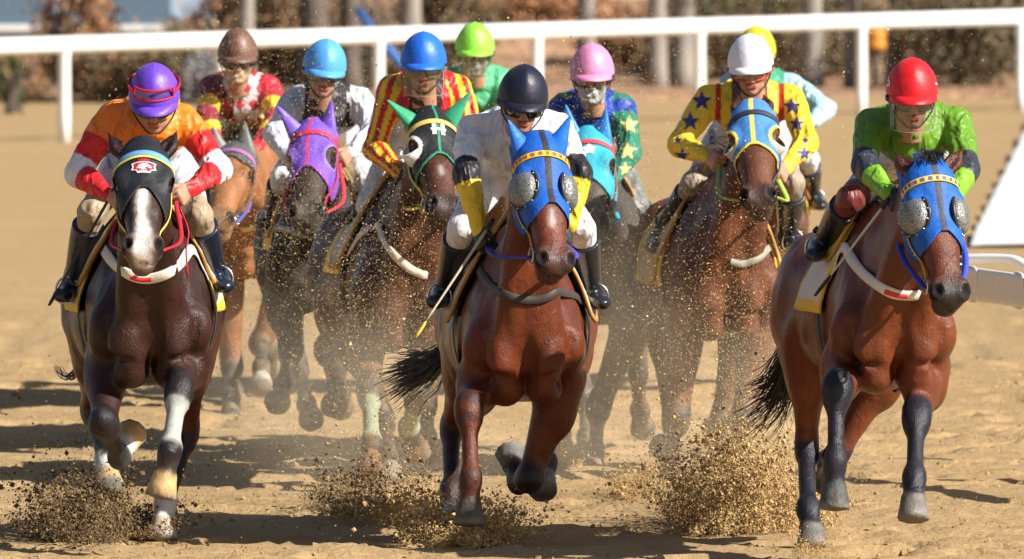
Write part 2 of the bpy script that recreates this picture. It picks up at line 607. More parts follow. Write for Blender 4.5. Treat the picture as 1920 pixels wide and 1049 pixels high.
def sec_exp(y):
    return np.interp(y, [-.40, -.10, .15, .50, .90, 1.2], [1.9, 1.55, 1.40, 1.60, 1.95, 2.1])

def trunk_section(y, ph, wide=1.0, off=0.0):
    """point of the trunk's skin at back position y, angle ph from the top"""
    w, t, b = trunk(y); zc = t*.42 + b*.58
    c_, s_ = np.cos(ph), np.sin(ph)
    e = np.where(c_ > 0, sec_exp(y), 2.2)
    hz = np.where(c_ > 0, t-zc, zc-b)
    return (w*wide+off)*np.sign(s_)*np.abs(s_)**(2/e), zc + (hz+off)*np.sign(c_)*np.abs(c_)**(2/e)

def add_head(F, T, B, g=0.0, ears=None, lab=5):
    """head shapes; T maps (side, front, along) to field space, B = rows of the basis; g grows every radius"""
    E = lambda c, r, k=0.03, l=lab, cut=False: F.ell(T(c), [x+g for x in r], k, l, B, cut)
    C = lambda a, b, ra, rb, k=0.03, l=lab: F.ecap(T(a), T(b), (ra[0]+g, ra[1]+g), (rb[0]+g, rb[1]+g), B[0], k, l)
    E((0, -.085, .09), (.092, .095, .13), .03)
    C((0, -.062, .05), (0, -.062, .36), (.096, .062), (.069, .057), .04)
    C((0, -.058, .32), (0, -.066, .50), (.068, .057), (.066, .055), .04)
    for sx in (-1, 1):
        E((sx*.060, -.150, .215), (.040, .112, .135), .04)
        E((sx*.090, -.052, .175), (.030, .036, .058), .035)
        C((sx*.072, -.075, .25), (sx*.045, -.085, .43), (.018, .022), (.014, .016), .03)
        E((sx*.055, -.040, .556), (.035, .040, .052), .025)
    C((0, -.19, .20), (0, -.135, .52), (.050, .050), (.040, .036), .05)
    E((0, -.082, .555), (.080, .068, .074), .03)
    E((0, -.140, .580), (.055, .040, .048), .025)
    if g == 0:
        for sx in (-1, 1):
            E((sx*.066, -.006, .572), (.021, .034, .030), .010, cut=True)
            E((sx*.108, -.060, .195), (.016, .024, .028), .012, cut=True)
            C2 = (sx*.062, -.115, .560)
            F.ecap(T(C2), T((0, -.085, .625)), .006, .006, None, .01, cut=True)

_hood_cache = {}
def hood_surface():
    if 'h' not in _hood_cache:
        F = Field((-.16, -.32, -.10), (.16, .05, .70), 0.005)
        T = lambda c: np.asarray(c, float)
        add_head(F, T, np.eye(3), 0.011)
        # the hood runs a little way down the crest and the throat
        F.ecap((0, -.13, .02), (0, -.17, -.20), (.096, .13), (.10, .15), (1, 0, 0), .04, 5)
        V, Q, l = F.mesh()
        _hood_cache['h'] = (relax(V, Q, 1), Q)
    return _hood_cache['h']

def horse(sp):
    sp['y'] = sp['y']*KD + .6*(KD-1)
    O = np.array([sp['x'], sp['y'], 0.0]); th = R_(sp['yaw']); dz = sp['dz']
    ct, st = math.cos(th), math.sin(th)
    RM = np.array([[ct, -st, 0], [st, ct, 0], [0, 0, 1.0]])
    l2w = lambda p: np.asarray(p, float) @ RM.T + O
    w2l = lambda p: (np.asarray(p, float) - O) @ RM
    root = empty('racehorse', O, sp['label'], 'horse', 'racehorses galloping in the race')
    res = sp.get('res', 0.011)
    # --- head pose
    n0 = np.array([0, -.18, 1.22 + dz])
    pollw = PL(*sp['poll'], l2w(n0), sp.get('neckL', .80), -1)
    nosew = PL(*sp['nose'], pollw, .63, -1)
    poll, nose = w2l(pollw), w2l(nosew)
    A = nrm(nose - poll)
    camd = nrm(w2l(CP) - poll)
    N = nrm(camd - A*(camd @ A))
    hy = R_(sp.get('hyaw', 0))
    Sx = np.cross(N, A)
    N = N*math.cos(hy) + Sx*math.sin(hy)
    Sx = np.cross(N, A)
    B = np.array([Sx, N, A])
    T = lambda c: poll + np.asarray(c, float) @ B
    Tw = lambda c: l2w(T(c))
    # --- legs
    legs = []
    for i, lg in enumerate(sp['legs']):
        sx = -1 if i % 2 == 0 else 1
        fore = i < 2
        if fore:
            top = np.array([sx*.172, -.10, .90 + dz])
            L1, L2 = .43, .31
        else:
            top = np.array([sx*.20, .88 + lg.get('sy', 0), .98 + dz])
            L1, L2 = .48, .40
        k = w2l(PL(*lg['k'][:2], l2w(top), L1, lg['k'][2]))
        f = w2l(PL(*lg['f'][:2], l2w(k), L2, lg['f'][2]))
        h = w2l(PL(*lg['h'][:2], l2w(f), .205, lg['h'][2]))
        legs.append((top, k, f, h, lg, fore, sx))
    pts = np.array([q for l in legs for q in l[:4]] + [poll, nose, (0, -.47, .8 + dz), (0, 1.65, 1.7 + dz), T((.2, 0, -.2)), T((-.2, 0, -.2)), T((0, .05, .65)), (-.42, 1, 1), (.42, 1, 1)])
    lo, hi = pts.min(0) - .13, pts.max(0) + .13
    F = Field(lo, hi, res)
    # trunk
    sl, G = F.sl((-.42, -.50, .72 + dz), (.42, 1.66, 1.68 + dz), .08)
    X, Y, Z = G
    yy = Y[0, :, 0]
    w, t, b = trunk(yy)
    w = w*sp.get('wide', 1.0)
    zc = (t*.42 + b*.58 + dz)[None, :, None]; up = (t + dz)[None, :, None] - zc; dn = zc - (b + dz)[None, :, None]
    hz = np.where(Z > zc, up, dn); wv = w[None, :, None]
    ee = np.where(Z > zc, sec_exp(yy)[None, :, None], 2.2)
    q = (np.abs(X/wv)**ee + np.abs((Z-zc)/hz)**ee)**(1/ee)
    d = (q - 1)*np.minimum(wv, hz)*.9
    d = np.maximum(d, np.maximum(-.48 - Y, Y - 1.63))
    F.put(sl, d, .03, 1)
    # withers and croup ridges, dock
    F.ecap((0, -.15, 1.44+dz), (0, .35, 1.50+dz), (.075, .10), (.09, .06), (1, 0, 0), .06, 1)
    F.ecap((0, 1.0, 1.38+dz), (0, 1.45, 1.28+dz), (.13, .09), (.09, .08), (1, 0, 0), .08, 1)
    # shoulders, breast, haunches
    for sx in (-1, 1):
        tilt = nrm((0, -.45, -1))
        F.ecap((sx*.105, .04, 1.33+dz), (sx*.168, -.28, 1.04+dz), (.060, .15), (.088, .13), (1, 0, 0), .05, 1)
        F.ecap((sx*.168, -.30, 1.06+dz), (sx*.172, -.10, .92+dz), (.080, .10), (.080, .11), (1, 0, 0), .05, 1)
        F.ell((sx*.092, -.41, 1.00+dz), (.088, .080, .125), .022, 1)          # breast muscle
        F.ell((sx*.082, -.345, .875+dz), (.078, .105, .080), .022, 1)
        wd = sp.get('wide', 1.0)
        F.ell((sx*.19*wd, 1.18, 1.13+dz), (.150*wd, .33, .27), .07, 1)
        F.ell((sx*.185*wd, 1.42, 1.00+dz), (.125*wd, .17, .26), .07, 1)
        F.ell((sx*.19*wd, .95, .98+dz), (.11*wd, .17, .17), .07, 1)
    F.ecap((0, -.50, 1.10+dz), (0, -.46, .84+dz), .032, .040, None, .030, cut=True)
    for sx in (-1, 1):
        F.ecap((sx*.20, -.40, 1.10+dz), (sx*.155, -.40, .90+dz), .020, .028, None, .030, cut=True)
        F.ecap((sx*.04, -.50, .905+dz), (sx*.17, -.43, .945+dz), .010, .016, None, .028, cut=True)
    # neck
    nape = T((0, -.115, .02))
    F.ecap(n0, nape, (.126, .255), (.076, .116), (1, 0, 0), .05, 2)
    F.ecap((0, -.36, 1.14+dz), T((0, -.19, .13)), (.098, .11), (.062, .078), (1, 0, 0), .06, 2)
    F.ecap((0, .02, 1.47+dz), T((0, -.11, -.02)), (.055, .07), (.045, .05), (1, 0, 0), .06, 2)
    for sx in (-1, 1):   # muscle cords down to the breast
        F.ecap(T((sx*.055, -.16, .12)), (sx*.09, -.41, 1.08+dz), (.045, .06), (.06, .07), (1, 0, 0), .05, 2)
    add_head(F, T, B)
    # ears
    ears = []
    for j, sx in enumerate((-1, 1)):
        base = T((sx*.062, -.075, .015))
        tip = w2l(PL(*sp['ears'][j], l2w(base), .175, -1 if sp.get('earfwd', sp.get('earcover') is not None) else 1))
        ears.append((base, tip))
        if not sp.get('earcover'):
            mid = base + (tip-base)*.45 + (T((sx, 0, 0)) - T((0, 0, 0)))*.008
            F.ecap(base, mid, (.030, .030), (.038, .028), B[0], .02, 6)
            F.ecap(mid, tip, (.037, .024), (.006, .006), B[0], .01, 6)
            F.ecap(base + (tip-base)*.25 + B[1]*.026, base + (tip-base)*.85 + B[1]*.016, (.020, .016), (.006, .008), B[0], .008, cut=True)
    # legs
    X1 = np.array([1.0, 0, 0])
    for i, (top, k, f, h, lg, fore, sx) in enumerate(legs):
        L = 20 + 10*i
        if fore:
            F.ecap(top, k, (.096, .115), (.053, .054), X1, .05, L)
            F.ell(top + (k-top)*.28 + np.array([sx*.015, 0, 0]), (.082, .098, .13), .04, L)
            kd = nrm(f - k)
            F.ecap(k - kd*.045, k + kd*.035, (.053, .054), (.045, .046), X1, .045, L+1)
            F.ecap(k + kd*.02, f, (.035, .042), (.034, .042), X1, .05, L+2)
        else:
            hipp = np.array([sx*.19, 1.15, 1.08+dz])
            F.ecap(hipp, top, (.14, .22), (.105, .14), X1, .07, L)
            F.ecap(top, k, (.098, .135), (.046, .058), X1, .07, L)
            F.ell(top + (k-top)*.30, (.088, .115, .15), .05, L)
            kd = nrm(f - k)
            F.ecap(k - nrm(k-top)*.03, k + kd*.05, (.048, .062), (.042, .050), X1, .025, L+1)
            heel = k - nrm(k-top)*.0 - kd*.045 + np.array([0, .035, 0])
            F.ecap(k + kd*.05, heel, .030, .026, None, .03, L+1)
            F.ecap(k + kd*.03, f, (.038, .045), (.035, .046), X1, .035, L+2)
        F.ecap(f - nrm(f-k)*.012, f + nrm(h-f)*.012, (.040, .045), (.038, .042), X1, .045, L+3)
        hax = nrm(h - f)
        cor = f + hax*.112
        F.ecap(f, cor, (.036, .039), (.046, .048), X1, .035, L+4)
        ax = nrm(hax + np.array(lg.get('tip', (0, 0, 0)))) if not lg.get('ground') else nrm(hax*.4 + np.array([0, -.12, -.7]))
        F.frustum(cor - ax*.005, ax, X1, .086, .051, .069, .014, L+5)
        F.ell(cor + ax*.045 + np.array([0, -.022, 0]), (.056, .050, .044), .012, L+5)
    bnd = np.argwhere(np.abs(F.f) < .03)
    bp_ = F.lo + bnd*res
    rel = (fbm(bp_*np.array([8, 6, 5.]) + sp['y']*.37, 31, 2)-.5)*.020 - (np.abs(fbm(bp_*np.array([9, 8, 5.]) + sp['x'], 33, 2)-.5)-.12)*.030
    hdist = np.clip((np.linalg.norm(bp_ - poll, axis=1)-.35)/.4, 0, 1)*np.clip((bp_[:, 2]-.55)/.2, .15, 1)
    F.f[bnd[:, 0], bnd[:, 1], bnd[:, 2]] += (rel*hdist).astype(np.float32)
    V, Q, lab = F.mesh()
    V = relax(V, Q, 1)
    # --- colours
    n = len(V)
    coat = np.array(sp['coat']); dark = np.array(sp.get('points', coat*.18))
    under = np.array(sp.get('under', coat))
    nz = fbm(V*6, 3)[:, None]
    C = coat[None]*(0.86 + .28*nz)
    C = C*(1 - .0*nz)
    # flanks and belly slightly different tone
    fl = np.clip((V[:, 1:2] - .5)/.6, 0, 1)*np.clip((1.25 + dz - V[:, 2:3])/.4, 0, 1)
    C = C*(1-fl) + under[None]*fl
    rough = np.full(n, sp.get('rough', .40))
    hc = (V - poll) @ B.T
    hd = lab == 5
    mz = np.clip((hc[:, 2] - .47)/.10, 0, 1)*hd
    C = C*(1-mz[:, None]) + (np.array(sp.get('muzzle', (.028, .02, .018))))[None]*mz[:, None]
    ey = np.exp(-(((np.abs(hc[:, 0])-.105)/.03)**2 + ((hc[:, 1]+.06)/.034)**2 + ((hc[:, 2]-.195)/.038)**2))*hd
    C = C*(1-.85*ey[:, None]) + np.array([.01, .008, .007])*.85*ey[:, None]
    for (s0, a0, a1, wd) in sp.get('blaze', []):
        ns = (fbm(hc*22, 5)-.5)*.03
        mk_ = hd & (np.abs(hc[:, 0]-s0+ns) < wd) & (hc[:, 2] > a0+ns) & (hc[:, 2] < a1) & (hc[:, 1] > -.11)
        C[mk_] = (.62, .56, .52)
    nos = hd & (np.abs(np.abs(hc[:, 0])-.066) < .022) & (np.abs(hc[:, 2]-.572) < .032) & (hc[:, 1] > -.07)
    C[nos] = (.006, .005, .005); rough[nos] = .85
    C[lab == 6] = coat*.55
    nn = (fbm(V*14, 9)-.5)*.25
    for i, (top, k, f, h, lg, fore, sx) in enumerate(legs):
        L = 20 + 10*i
        m = lab == L
        if m.any():
            t = tparam(V[m], (top, k)) + nn[m]
            s = np.clip((t - (.76 if fore else .78))/.28, 0, 1)[:, None]*lg.get('dark', 1.0)
            C[m] = C[m]*(1-s) + dark*s
        for j, key in ((1, 'ck'), (2, 'cc'), (3, 'cf'), (4, 'cp')):
            m = lab == L+j
            if not m.any(): continue
            base = dark if lg.get('dark', 1.0) > .5 else coat*.85
            c = np.array(lg.get(key, base))
            C[m] = c*(0.85 + .3*nz[m]); rough[m] = .36
        if 'wrap' in lg:
            m = (lab == L+2) | (lab == L+3)
            t = tparam(V, (k, f))
            m &= (t > .16) & (t < lg.get('wrap_end', .92))
            C[m] = np.array(lg['wrap'])*(0.8 + .4*nz[m])
            rough[m] = .75
            V[m] += (V[m] - (k + np.outer(np.clip(t[m], 0, 1), f-k)))*.10
        m = lab == L+5
        hcol = np.array(lg.get('ch', (.06, .055, .05)))
        t = tparam(V, F.seg[L+5])
        band = .75 + .5*fbm(np.stack([t*16, t*0, t*0], 1), 4)
        C[m] = hcol[None]*band[m][:, None]
        rough[m] = .45
        rim = m & (t > .80) & (t <= .93); C[rim] = (.22, .21, .20); rough[rim] = .35
        sole = m & (t > .93)
        C[sole] = np.array(lg.get('sole', (.16, .14, .11)))*(0.7 + .6*nz[sole])
        rough[sole] = .8
    # sand dust stuck on the lower legs
    dst = np.clip((.75 - V[:, 2])/.75, 0, 1)*sp.get('dusty', .02)*(fbm(V*30, 6) > .5)
    C = C*(1-dst[:, None]) + np.array([.30, .20, .10])*dst[:, None]
    C = blur_cols(C, Q, 4)
    Vw = l2w(V)
    body = mk('body', Vw, Q, M_coat, root, np.concatenate([C, rough[:, None]], 1))
    info = dict(root=root, O=O, l2w=l2w, w2l=w2l, T=T, Tw=Tw, B=B, poll=poll, bvh=[bvh_of(Vw, Q)], ears=ears, dz=dz, legs=legs, RM=RM, sp=sp)
    # eyes
    for sx in (-1, 1):
        mb = MB(); uvsphere(mb, Tw((sx*.094, -.062, .195)), .021)
        mb.build('eye', M_eye, root)
    # --- hood
    hd = sp.get('hood')
    if hd:
        HV, HQ = hood_surface()
        s, nf, a = HV[:, 0], HV[:, 1], HV[:, 2]
        asx = np.abs(s)
        g_nose = hd['nose'] + hd.get('arc', .9)*np.maximum(asx-.02, 0) - a
        g_back = nf + hd.get('back', .175) + np.clip(a-.15, 0, .2)*.25
        g_top = a + hd.get('top', .07)
        e = np.sqrt(((asx-.102)/1.0)**2 + ((nf+.058)/1.0)**2 + ((a-.195)/hd.get('eyelong', 1.15))**2)
        g_eye = e - hd.get('eye', .048)
        eb = np.array([.062, -.075, .0])
        g_ear = np.sqrt((asx-eb[0])**2 + (nf-eb[1])**2 + (a-eb[2])**2*.3) - hd.get('earhole', .040)
        g = np.minimum.reduce([g_nose, g_back, g_top, g_eye, g_ear])
        col = np.tile(np.array(hd['col']), (len(HV), 1))
        if 'stripe' in hd: col[(asx < hd.get('stripew', .013)) & (nf > -.1)] = hd['stripe']
        if 'nosetrim' in hd: col[(g_nose < .014)] = hd['nosetrim']
        if 'eyetrim' in hd: col[(g_eye < hd.get('etw', .011))] = hd['eyetrim']
        if 'eartrim' in hd: col[g_ear < .012] = hd['eartrim']
        V2, Q2, us = keep_faces(HV, HQ, g > 0, 3)
        V2w = Tw(V2)
        hob = mk('hood', V2w, Q2, M_hood, root, col[us])
        so = hob.modifiers.new('thickness', 'SOLIDIFY'); so.thickness = .006; so.offset = -1
        info['hood'] = hob
        info['bvh'].append(bvh_of(V2w, Q2))
        info['hbvh'] = BVHTree.FromPolygons([tuple(v) for v in V2.tolist()], [tuple(q) for q in Q2.tolist()])
        hroot = hob
    else:
        hroot = root
    if sp.get('earcover') is not None:
        for base, tip in ears:
            d = tip - base
            up = nrm(d); sd = nrm(np.cross(up, B[1])); fr = np.cross(sd, up)
            mb = MB(); V3 = []; Q3 = []
            m_, n_ = 14, 14
            for q_ in range(m_):
                t = q_/(m_-1)
                rr = .052*(1-t)**.75*(1 + .25*math.sin(math.pi*min(1, t*1.4))) + .004
                cen = base - up*.02 + d*(t*1.06) + sd*0
                for w_ in range(n_):
                    ph = 2*math.pi*w_/n_
                    V3.append(cen + sd*math.cos(ph)*rr*.86 + fr*math.sin(ph)*rr*(.72 if math.sin(ph) < 0 else .45))
                if q_:
                    for w_ in range(n_):
                        w2 = (w_+1) % n_
                        Q3.append([(q_-1)*n_+w_, (q_-1)*n_+w2, q_*n_+w2, q_*n_+w_])
            mb.add(l2w(np.array(V3)), Q3, c=sp['earcover'])
            mb.build('ear_cover', M_cap, hroot, usecol=True)
    # --- tail
    tl = sp.get('tail')
    if tl:
        start = l2w((0, 1.56, 1.22+dz))
        mb = MB()
        rg = np.random.default_rng(int(abs(sp['x'])*100) + 55)
        for q_ in range(tl.get('n', 110)):
            pts = [start + rg.normal(0, .018, 3)]
            pts.append(start + np.array([rg.normal(0, .03), .18+rg.normal(0, .02), rg.normal(-.02, .02)]))
            stop = rg.uniform(.6, 1.8)
            jx, jy, jd = rg.normal(0, 1, 3)
            for z_, (px, py) in enumerate(tl['px']):
                sprd = tl.get('spread', 16)*((z_+1)/len(tl['px']))**.8
                pts.append(P(px + jx*sprd*.7 + rg.normal(0, 2), py + jy*sprd + rg.normal(0, 2), sp['y'] + 1.75 + .10*z_ + jd*.05))
            cv = spline(pts, 16)[:max(6, int(16*stop))]
            rr = np.linspace(.0045, .0012, len(cv))*rg.uniform(.7, 1.3)
            mb.tube(cv, rr, 4, False, c=np.array(tl.get('col', (.012, .011, .013)))*rg.uniform(.7, 1.6))
        mb.build('tail', M_hair, root, usecol=True)['kind'] = 'stuff'
    # --- mane and forelock
    mb = MB(); rg = np.random.default_rng(int(sp['y']*5))
    npt = T((0, -.07, -.05)); wth = np.array([0, .0, 1.56+dz])
    crest0 = T((0, -.045, -.035))
    for q_ in range(170):
        t = .12 + .88*rg.uniform(0, 1)**1.1
        p0 = crest0*(1-t) + wth*t + np.array([rg.normal(0, .02), 0, .005])
        up = np.array([rg.normal(0, .5) + sp.get('manex', 0), rg.normal(.1, .3), rg.uniform(.3, 1.0)])
        Lh = rg.uniform(.03, .075)*(1.2 - .4*t)
        p1 = p0 + up*Lh*.6; p2 = p1 + np.array([up[0]*.5, .25, -.1])*Lh
        cv = spline([p0, p1, p2], 6)
        mb.tube(l2w(cv), np.linspace(.004, .0012, 6), 3, False, c=np.array(sp.get('mane', (.014, .012, .012)))*rg.uniform(.6, 1.6))
    for q_ in range(sp.get('forelock', 0 if sp.get('hood') else 40)):
        p0 = T((rg.normal(0, .022), -.03, -.02 + rg.normal(0, .01)))
        side = rg.normal(0, .03)
        p1 = p0 + T((side*.5, .035, -.03)) - T((0, 0, 0)); p2 = p1 + T((side, .02, .05)) - T((0, 0, 0))
        mb.tube(l2w(spline([p0, p1, p2], 6)), np.linspace(.004, .001, 6), 3, False, c=np.array(sp.get('mane', (.014, .012, .012)))*rg.uniform(.6, 1.6))
    mb.build('mane', M_hair, root, usecol=True)['kind'] = 'stuff'
    # --- saddle cloth and saddle
    if sp.get('cloth'):
        cl = sp['cloth']
        trunk_sheet(info, cl.get('y0', .16), cl.get('y1', .86), cl.get('zlow', 1.08), .024, 'saddle_cloth', cl['col'], cl['edge'], cl.get('ew', .045))
        trunk_sheet(info, cl.get('p0', .12), cl.get('p1', .62), cl.get('pz', 1.16), .042, 'saddle_pad', cl.get('pad', (.55, .45, .30)), (.42, .22, .05), .018, roundf=True)
        trunk_sheet(info, .24, .60, 1.34, .062, 'saddle', (.02, .018, .018), (.05, .04, .03), .02, roundf=True)
        # girth strap
        y0 = .18; mbg = MB()
        pts, nr = [], []
        for ph in np.linspace(-2.9, 2.9, 60):
            gx, gz = trunk_section(y0, ph, sp.get('wide', 1), .012)
            pts.append((float(gx), y0, float(gz)+dz)); nr.append((math.sin(ph), 0, math.cos(ph)))
        mbg.ribbon(l2w(np.array(pts)), np.array(nr) @ RM.T, .09, .006, c=(.03, .03, .035))
        mbg.build('girth', M_strap, root, usecol=True)
    return info

def uvsphere(mb, c, r, nu=14, nv=9, sc=(1, 1, 1), c_=None):
    V, Q = [], []
    for i in range(nv):
        ph = math.pi*(i+.5)/nv if 0 < i < nv-1 else (0.02 if i == 0 else math.pi-.02)
        for j in range(nu):
            t = 2*math.pi*j/nu
            V.append(np.asarray(c) + r*np.array([math.sin(ph)*math.cos(t)*sc[0], math.sin(ph)*math.sin(t)*sc[1], math.cos(ph)*sc[2]]))
    for i in range(nv-1):
        for j in range(nu):
            j2 = (j+1) % nu
            Q.append([i*nu+j, (i+1)*nu+j, (i+1)*nu+j2, i*nu+j2])
    mb.add(V, Q, c=c_)

def trunk_sheet(info, y0, y1, zlow, off, name, col, edge, ew, roundf=False):
    dz, l2w, sp = info['dz'], info['l2w'], info['sp']
    ny, na = 26, 48
    V = np.zeros((ny, na+1, 3)); C = np.zeros((ny, na+1, 3))
    f = np.linspace(-1, 1, na+1)
    for i in range(ny):
        u = i/(ny-1); y = y0 + (y1-y0)*u
        w, t, b = trunk(y)
        zl = zlow
        if roundf: zl = zlow + (t-zlow)*.55*abs(2*u-1)**3
        ph = np.linspace(0, math.pi, 200)
        zz = trunk_section(y, ph)[1]
        pm = ph[np.argmin(np.abs(zz-zl))]
        wr = (fbm(np.stack([np.full(na+1, y*7), f*5, np.full(na+1, off*90)], 1), 8)-.5)*.03*np.abs(f)
        gx, gz = trunk_section(y, f*pm, sp.get('wide', 1), off)
        V[i, :, 0] = gx + wr*np.sign(f); V[i, :, 1] = y; V[i, :, 2] = gz + dz
        de = np.minimum((1-np.abs(f))*pm*w, min(y-y0, y1-y))
        C[i] = np.where((de < ew)[:, None], np.array(edge), np.array(col))
    # withers ridge is proud of the trunk: lift the top
    top = np.exp(-(V[:, :, 0]/.10)**2)*np.clip((.40-V[:, :, 1])/.3, 0, 1)*.06
    V[:, :, 2] += top
    idx = np.arange(ny*(na+1)).reshape(ny, na+1)
    Q = np.stack([idx[:-1, :-1], idx[:-1, 1:], idx[1:, 1:], idx[1:, :-1]], -1).reshape(-1, 4)
    Vw = l2w(V.reshape(-1, 3))
    o = mk(name, Vw, Q, M_strap, info['root'], C.reshape(-1, 3))
    so = o.modifiers.new('thickness', 'SOLIDIFY'); so.thickness = .012; so.offset = -1
    info['bvh'].append(bvh_of(Vw, Q))
    return o

# --- tack pieces set on the head, given in head coordinates (side, front, along)
def mesh_material():
    m = bpy.data.materials.new('eye_cup_mesh'); m.use_nodes = True
    nt = m.node_tree; b = nt.nodes['Principled BSDF']
    tc = nt.nodes.new('ShaderNodeTexCoord'); vo = nt.nodes.new('ShaderNodeTexVoronoi')
    vo.inputs['Scale'].default_value = 230
    nt.links.new(tc.outputs['Object'], vo.inputs['Vector'])
    cr = nt.nodes.new('ShaderNodeValToRGB')
    cr.color_ramp.elements[0].position = .30; cr.color_ramp.elements[0].color = (.03, .03, .03, 1)
    cr.color_ramp.elements[1].position = .62; cr.color_ramp.elements[1].color = (.30, .30, .29, 1)
    nt.links.new(vo.outputs['Distance'], cr.inputs[0])
    nt.links.new(cr.outputs[0], b.inputs['Base Color'])
    b.inputs['Roughness'].default_value = .35; b.inputs['Metallic'].default_value = .35
    bp = nt.nodes.new('ShaderNodeBump'); bp.inputs['Strength'].default_value = .6; bp.inputs['Distance'].default_value = .003
    nt.links.new(vo.outputs['Distance'], bp.inputs['Height']); nt.links.new(bp.outputs[0], b.inputs['Normal'])
    return m
M_mesh = mesh_material()
M_black = pmat('black_rubber', (.018, .018, .02), rough=.4)
M_white = pmat('white_vinyl', (.74, .73, .70), rough=.45, var=(30, .08))
M_beige = pmat('beige_vinyl', (.42, .37, .29), rough=.5, var=(30, .1))
M_yellow = pmat('yellow_webbing', (.75, .47, .03), rough=.6, bump=(200, .3, .002))

def full_cup(info, sx, r=.076, depth=.050):
    Tw = info['Tw']; par = info.get('hood') or info['root']
    c = np.array([sx*.103, -.050, .212]); ax = nrm((sx*.86, .50, .06))
    e1 = nrm(np.cross(ax, (0, 0, 1.0))); e2 = np.cross(ax, e1)
    V, Q = [], []
    nu, nv = 30, 9
    for i in range(nv):
        ph = (math.pi/2)*(i+.15)/(nv-1+.15)
        for j in range(nu):
            t = 2*math.pi*j/nu
            V.append(c + (e1*math.cos(t) + e2*math.sin(t)*1.06)*r*math.sin(ph)**.9 + ax*(depth*math.cos(ph)**.75 - .012))
    for i in range(nv-1):
        for j in range(nu):
            j2 = (j+1) % nu
            Q.append([i*nu+j, (i+1)*nu+j, (i+1)*nu+j2, i*nu+j2])
    T3 = [[0, j, j+1] for j in range(1, nu-1)]
    mb = MB(); mb.add(Tw(np.array(V)), Q, T3)
    cup = mb.build('eye_cup', M_mesh, par)
    mb = MB()
    rim = [c + (e1*math.cos(t) + e2*math.sin(t)*1.06)*(r+.004) + ax*(-.010) for t in np.linspace(0, 2*math.pi, 40)]
    mb.tube(Tw(np.array(rim)), .009, 8, False)
    rm = mb.build('cup_rim', M_black, cup)
    mb = MB()
    for t in np.linspace(0, 2*math.pi, 13)[:-1]:
        uvsphere(mb, Tw(c + (e1*math.cos(t) + e2*math.sin(t)*1.06)*(r+.006) + ax*.0), .0040, 8, 5)
    ob = mb.build('eyelets', M_metal, cup); ob['kind'] = 'stuff'

def half_cup(info, sx, mat_in, rimcol, r=.062, depth=.052, a0=-60, a1=150):
    """cup open to the front standing behind the eye"""
    Tw = info['Tw']; par = info.get('hood') or info['root']
    c = np.array([sx*.098, -.062, .200]); ax = nrm((sx*.90, .42, .0))
    e1 = np.array([0, 0, 1.0]); e2 = nrm(np.cross(ax, e1)); 
    if e2[1] > 0: e2 = -e2          # e2 points backwards (away from the face front)
    V, Q = [], []
    nu, nv = 26, 8
    tt = np.radians(np.linspace(a0, a1, nu))
    for i in range(nv):
        h = i/(nv-1)
        for t in tt:
            rad = r*(1 - .30*h**2)
            V.append(c + (e1*math.cos(t)*1.12 + e2*math.sin(t))*rad + ax*(depth*h*(.35+.65*math.sin((t-tt[0])/(tt[-1]-tt[0])*math.pi)) - .008))
    for i in range(nv-1):
        for j in range(nu-1):
            Q.append([i*nu+j, (i+1)*nu+j, (i+1)*nu+j+1, i*nu+j+1])
    V = np.array(V)
    mb = MB(); mb.add(Tw(V), Q)
    cup = mb.build('eye_cup', mat_in, par)
    so = cup.modifiers.new('thickness', 'SOLIDIFY'); so.thickness = .004
    mb = MB(); mb.tube(Tw(V[(nv-1)*nu:]), .005, 6, True, c=rimcol); mb.tube(Tw(V[:nu]), .005, 6, True, c=rimcol)
    mb.build('cup_rim', M_strap, cup, usecol=True)

def drape_head(info, name, smin, smax, amin, amax, fn, step=.0016, off=.003):
    """flat print lying on the hood; fn(s,a) -> colour or None"""
    bv = info['hbvh']; Tw = info['Tw']
    ns = int((smax-smin)/step); na = int((amax-amin)/step)
    V, Q, C = [], [], []
    S = np.linspace(smin, smax, ns); A_ = np.linspace(amin, amax, na)
    cellc = {}
    need = {}
    for i in range(ns-1):
        for j in range(na-1):
            c = fn((S[i]+S[i+1])/2, (A_[j]+A_[j+1])/2)
            if c is None: continue
            quad = []
            ok = True
            for (ii, jj) in ((i, j), (i, j+1), (i+1, j+1), (i+1, j)):
                h = need.get((ii, jj))
                if h is None:
                    r = bv.ray_cast(Vector((S[ii], .3, A_[jj])), Vector((0, -1, 0)))
                    h = (S[ii], r[0][1]+off, A_[jj]) if r[0] is not None else False
                    need[(ii, jj)] = h
                if h is False: ok = False; break
                quad.append(h)
            if not ok: continue
            b = len(V); V += quad; Q.append([b, b+1, b+2, b+3]); C += [c]*4
    if V:
        return mk(name, Tw(np.array(V)), np.array(Q), M_hood, info.get('hood') or info['root'], np.array(C))

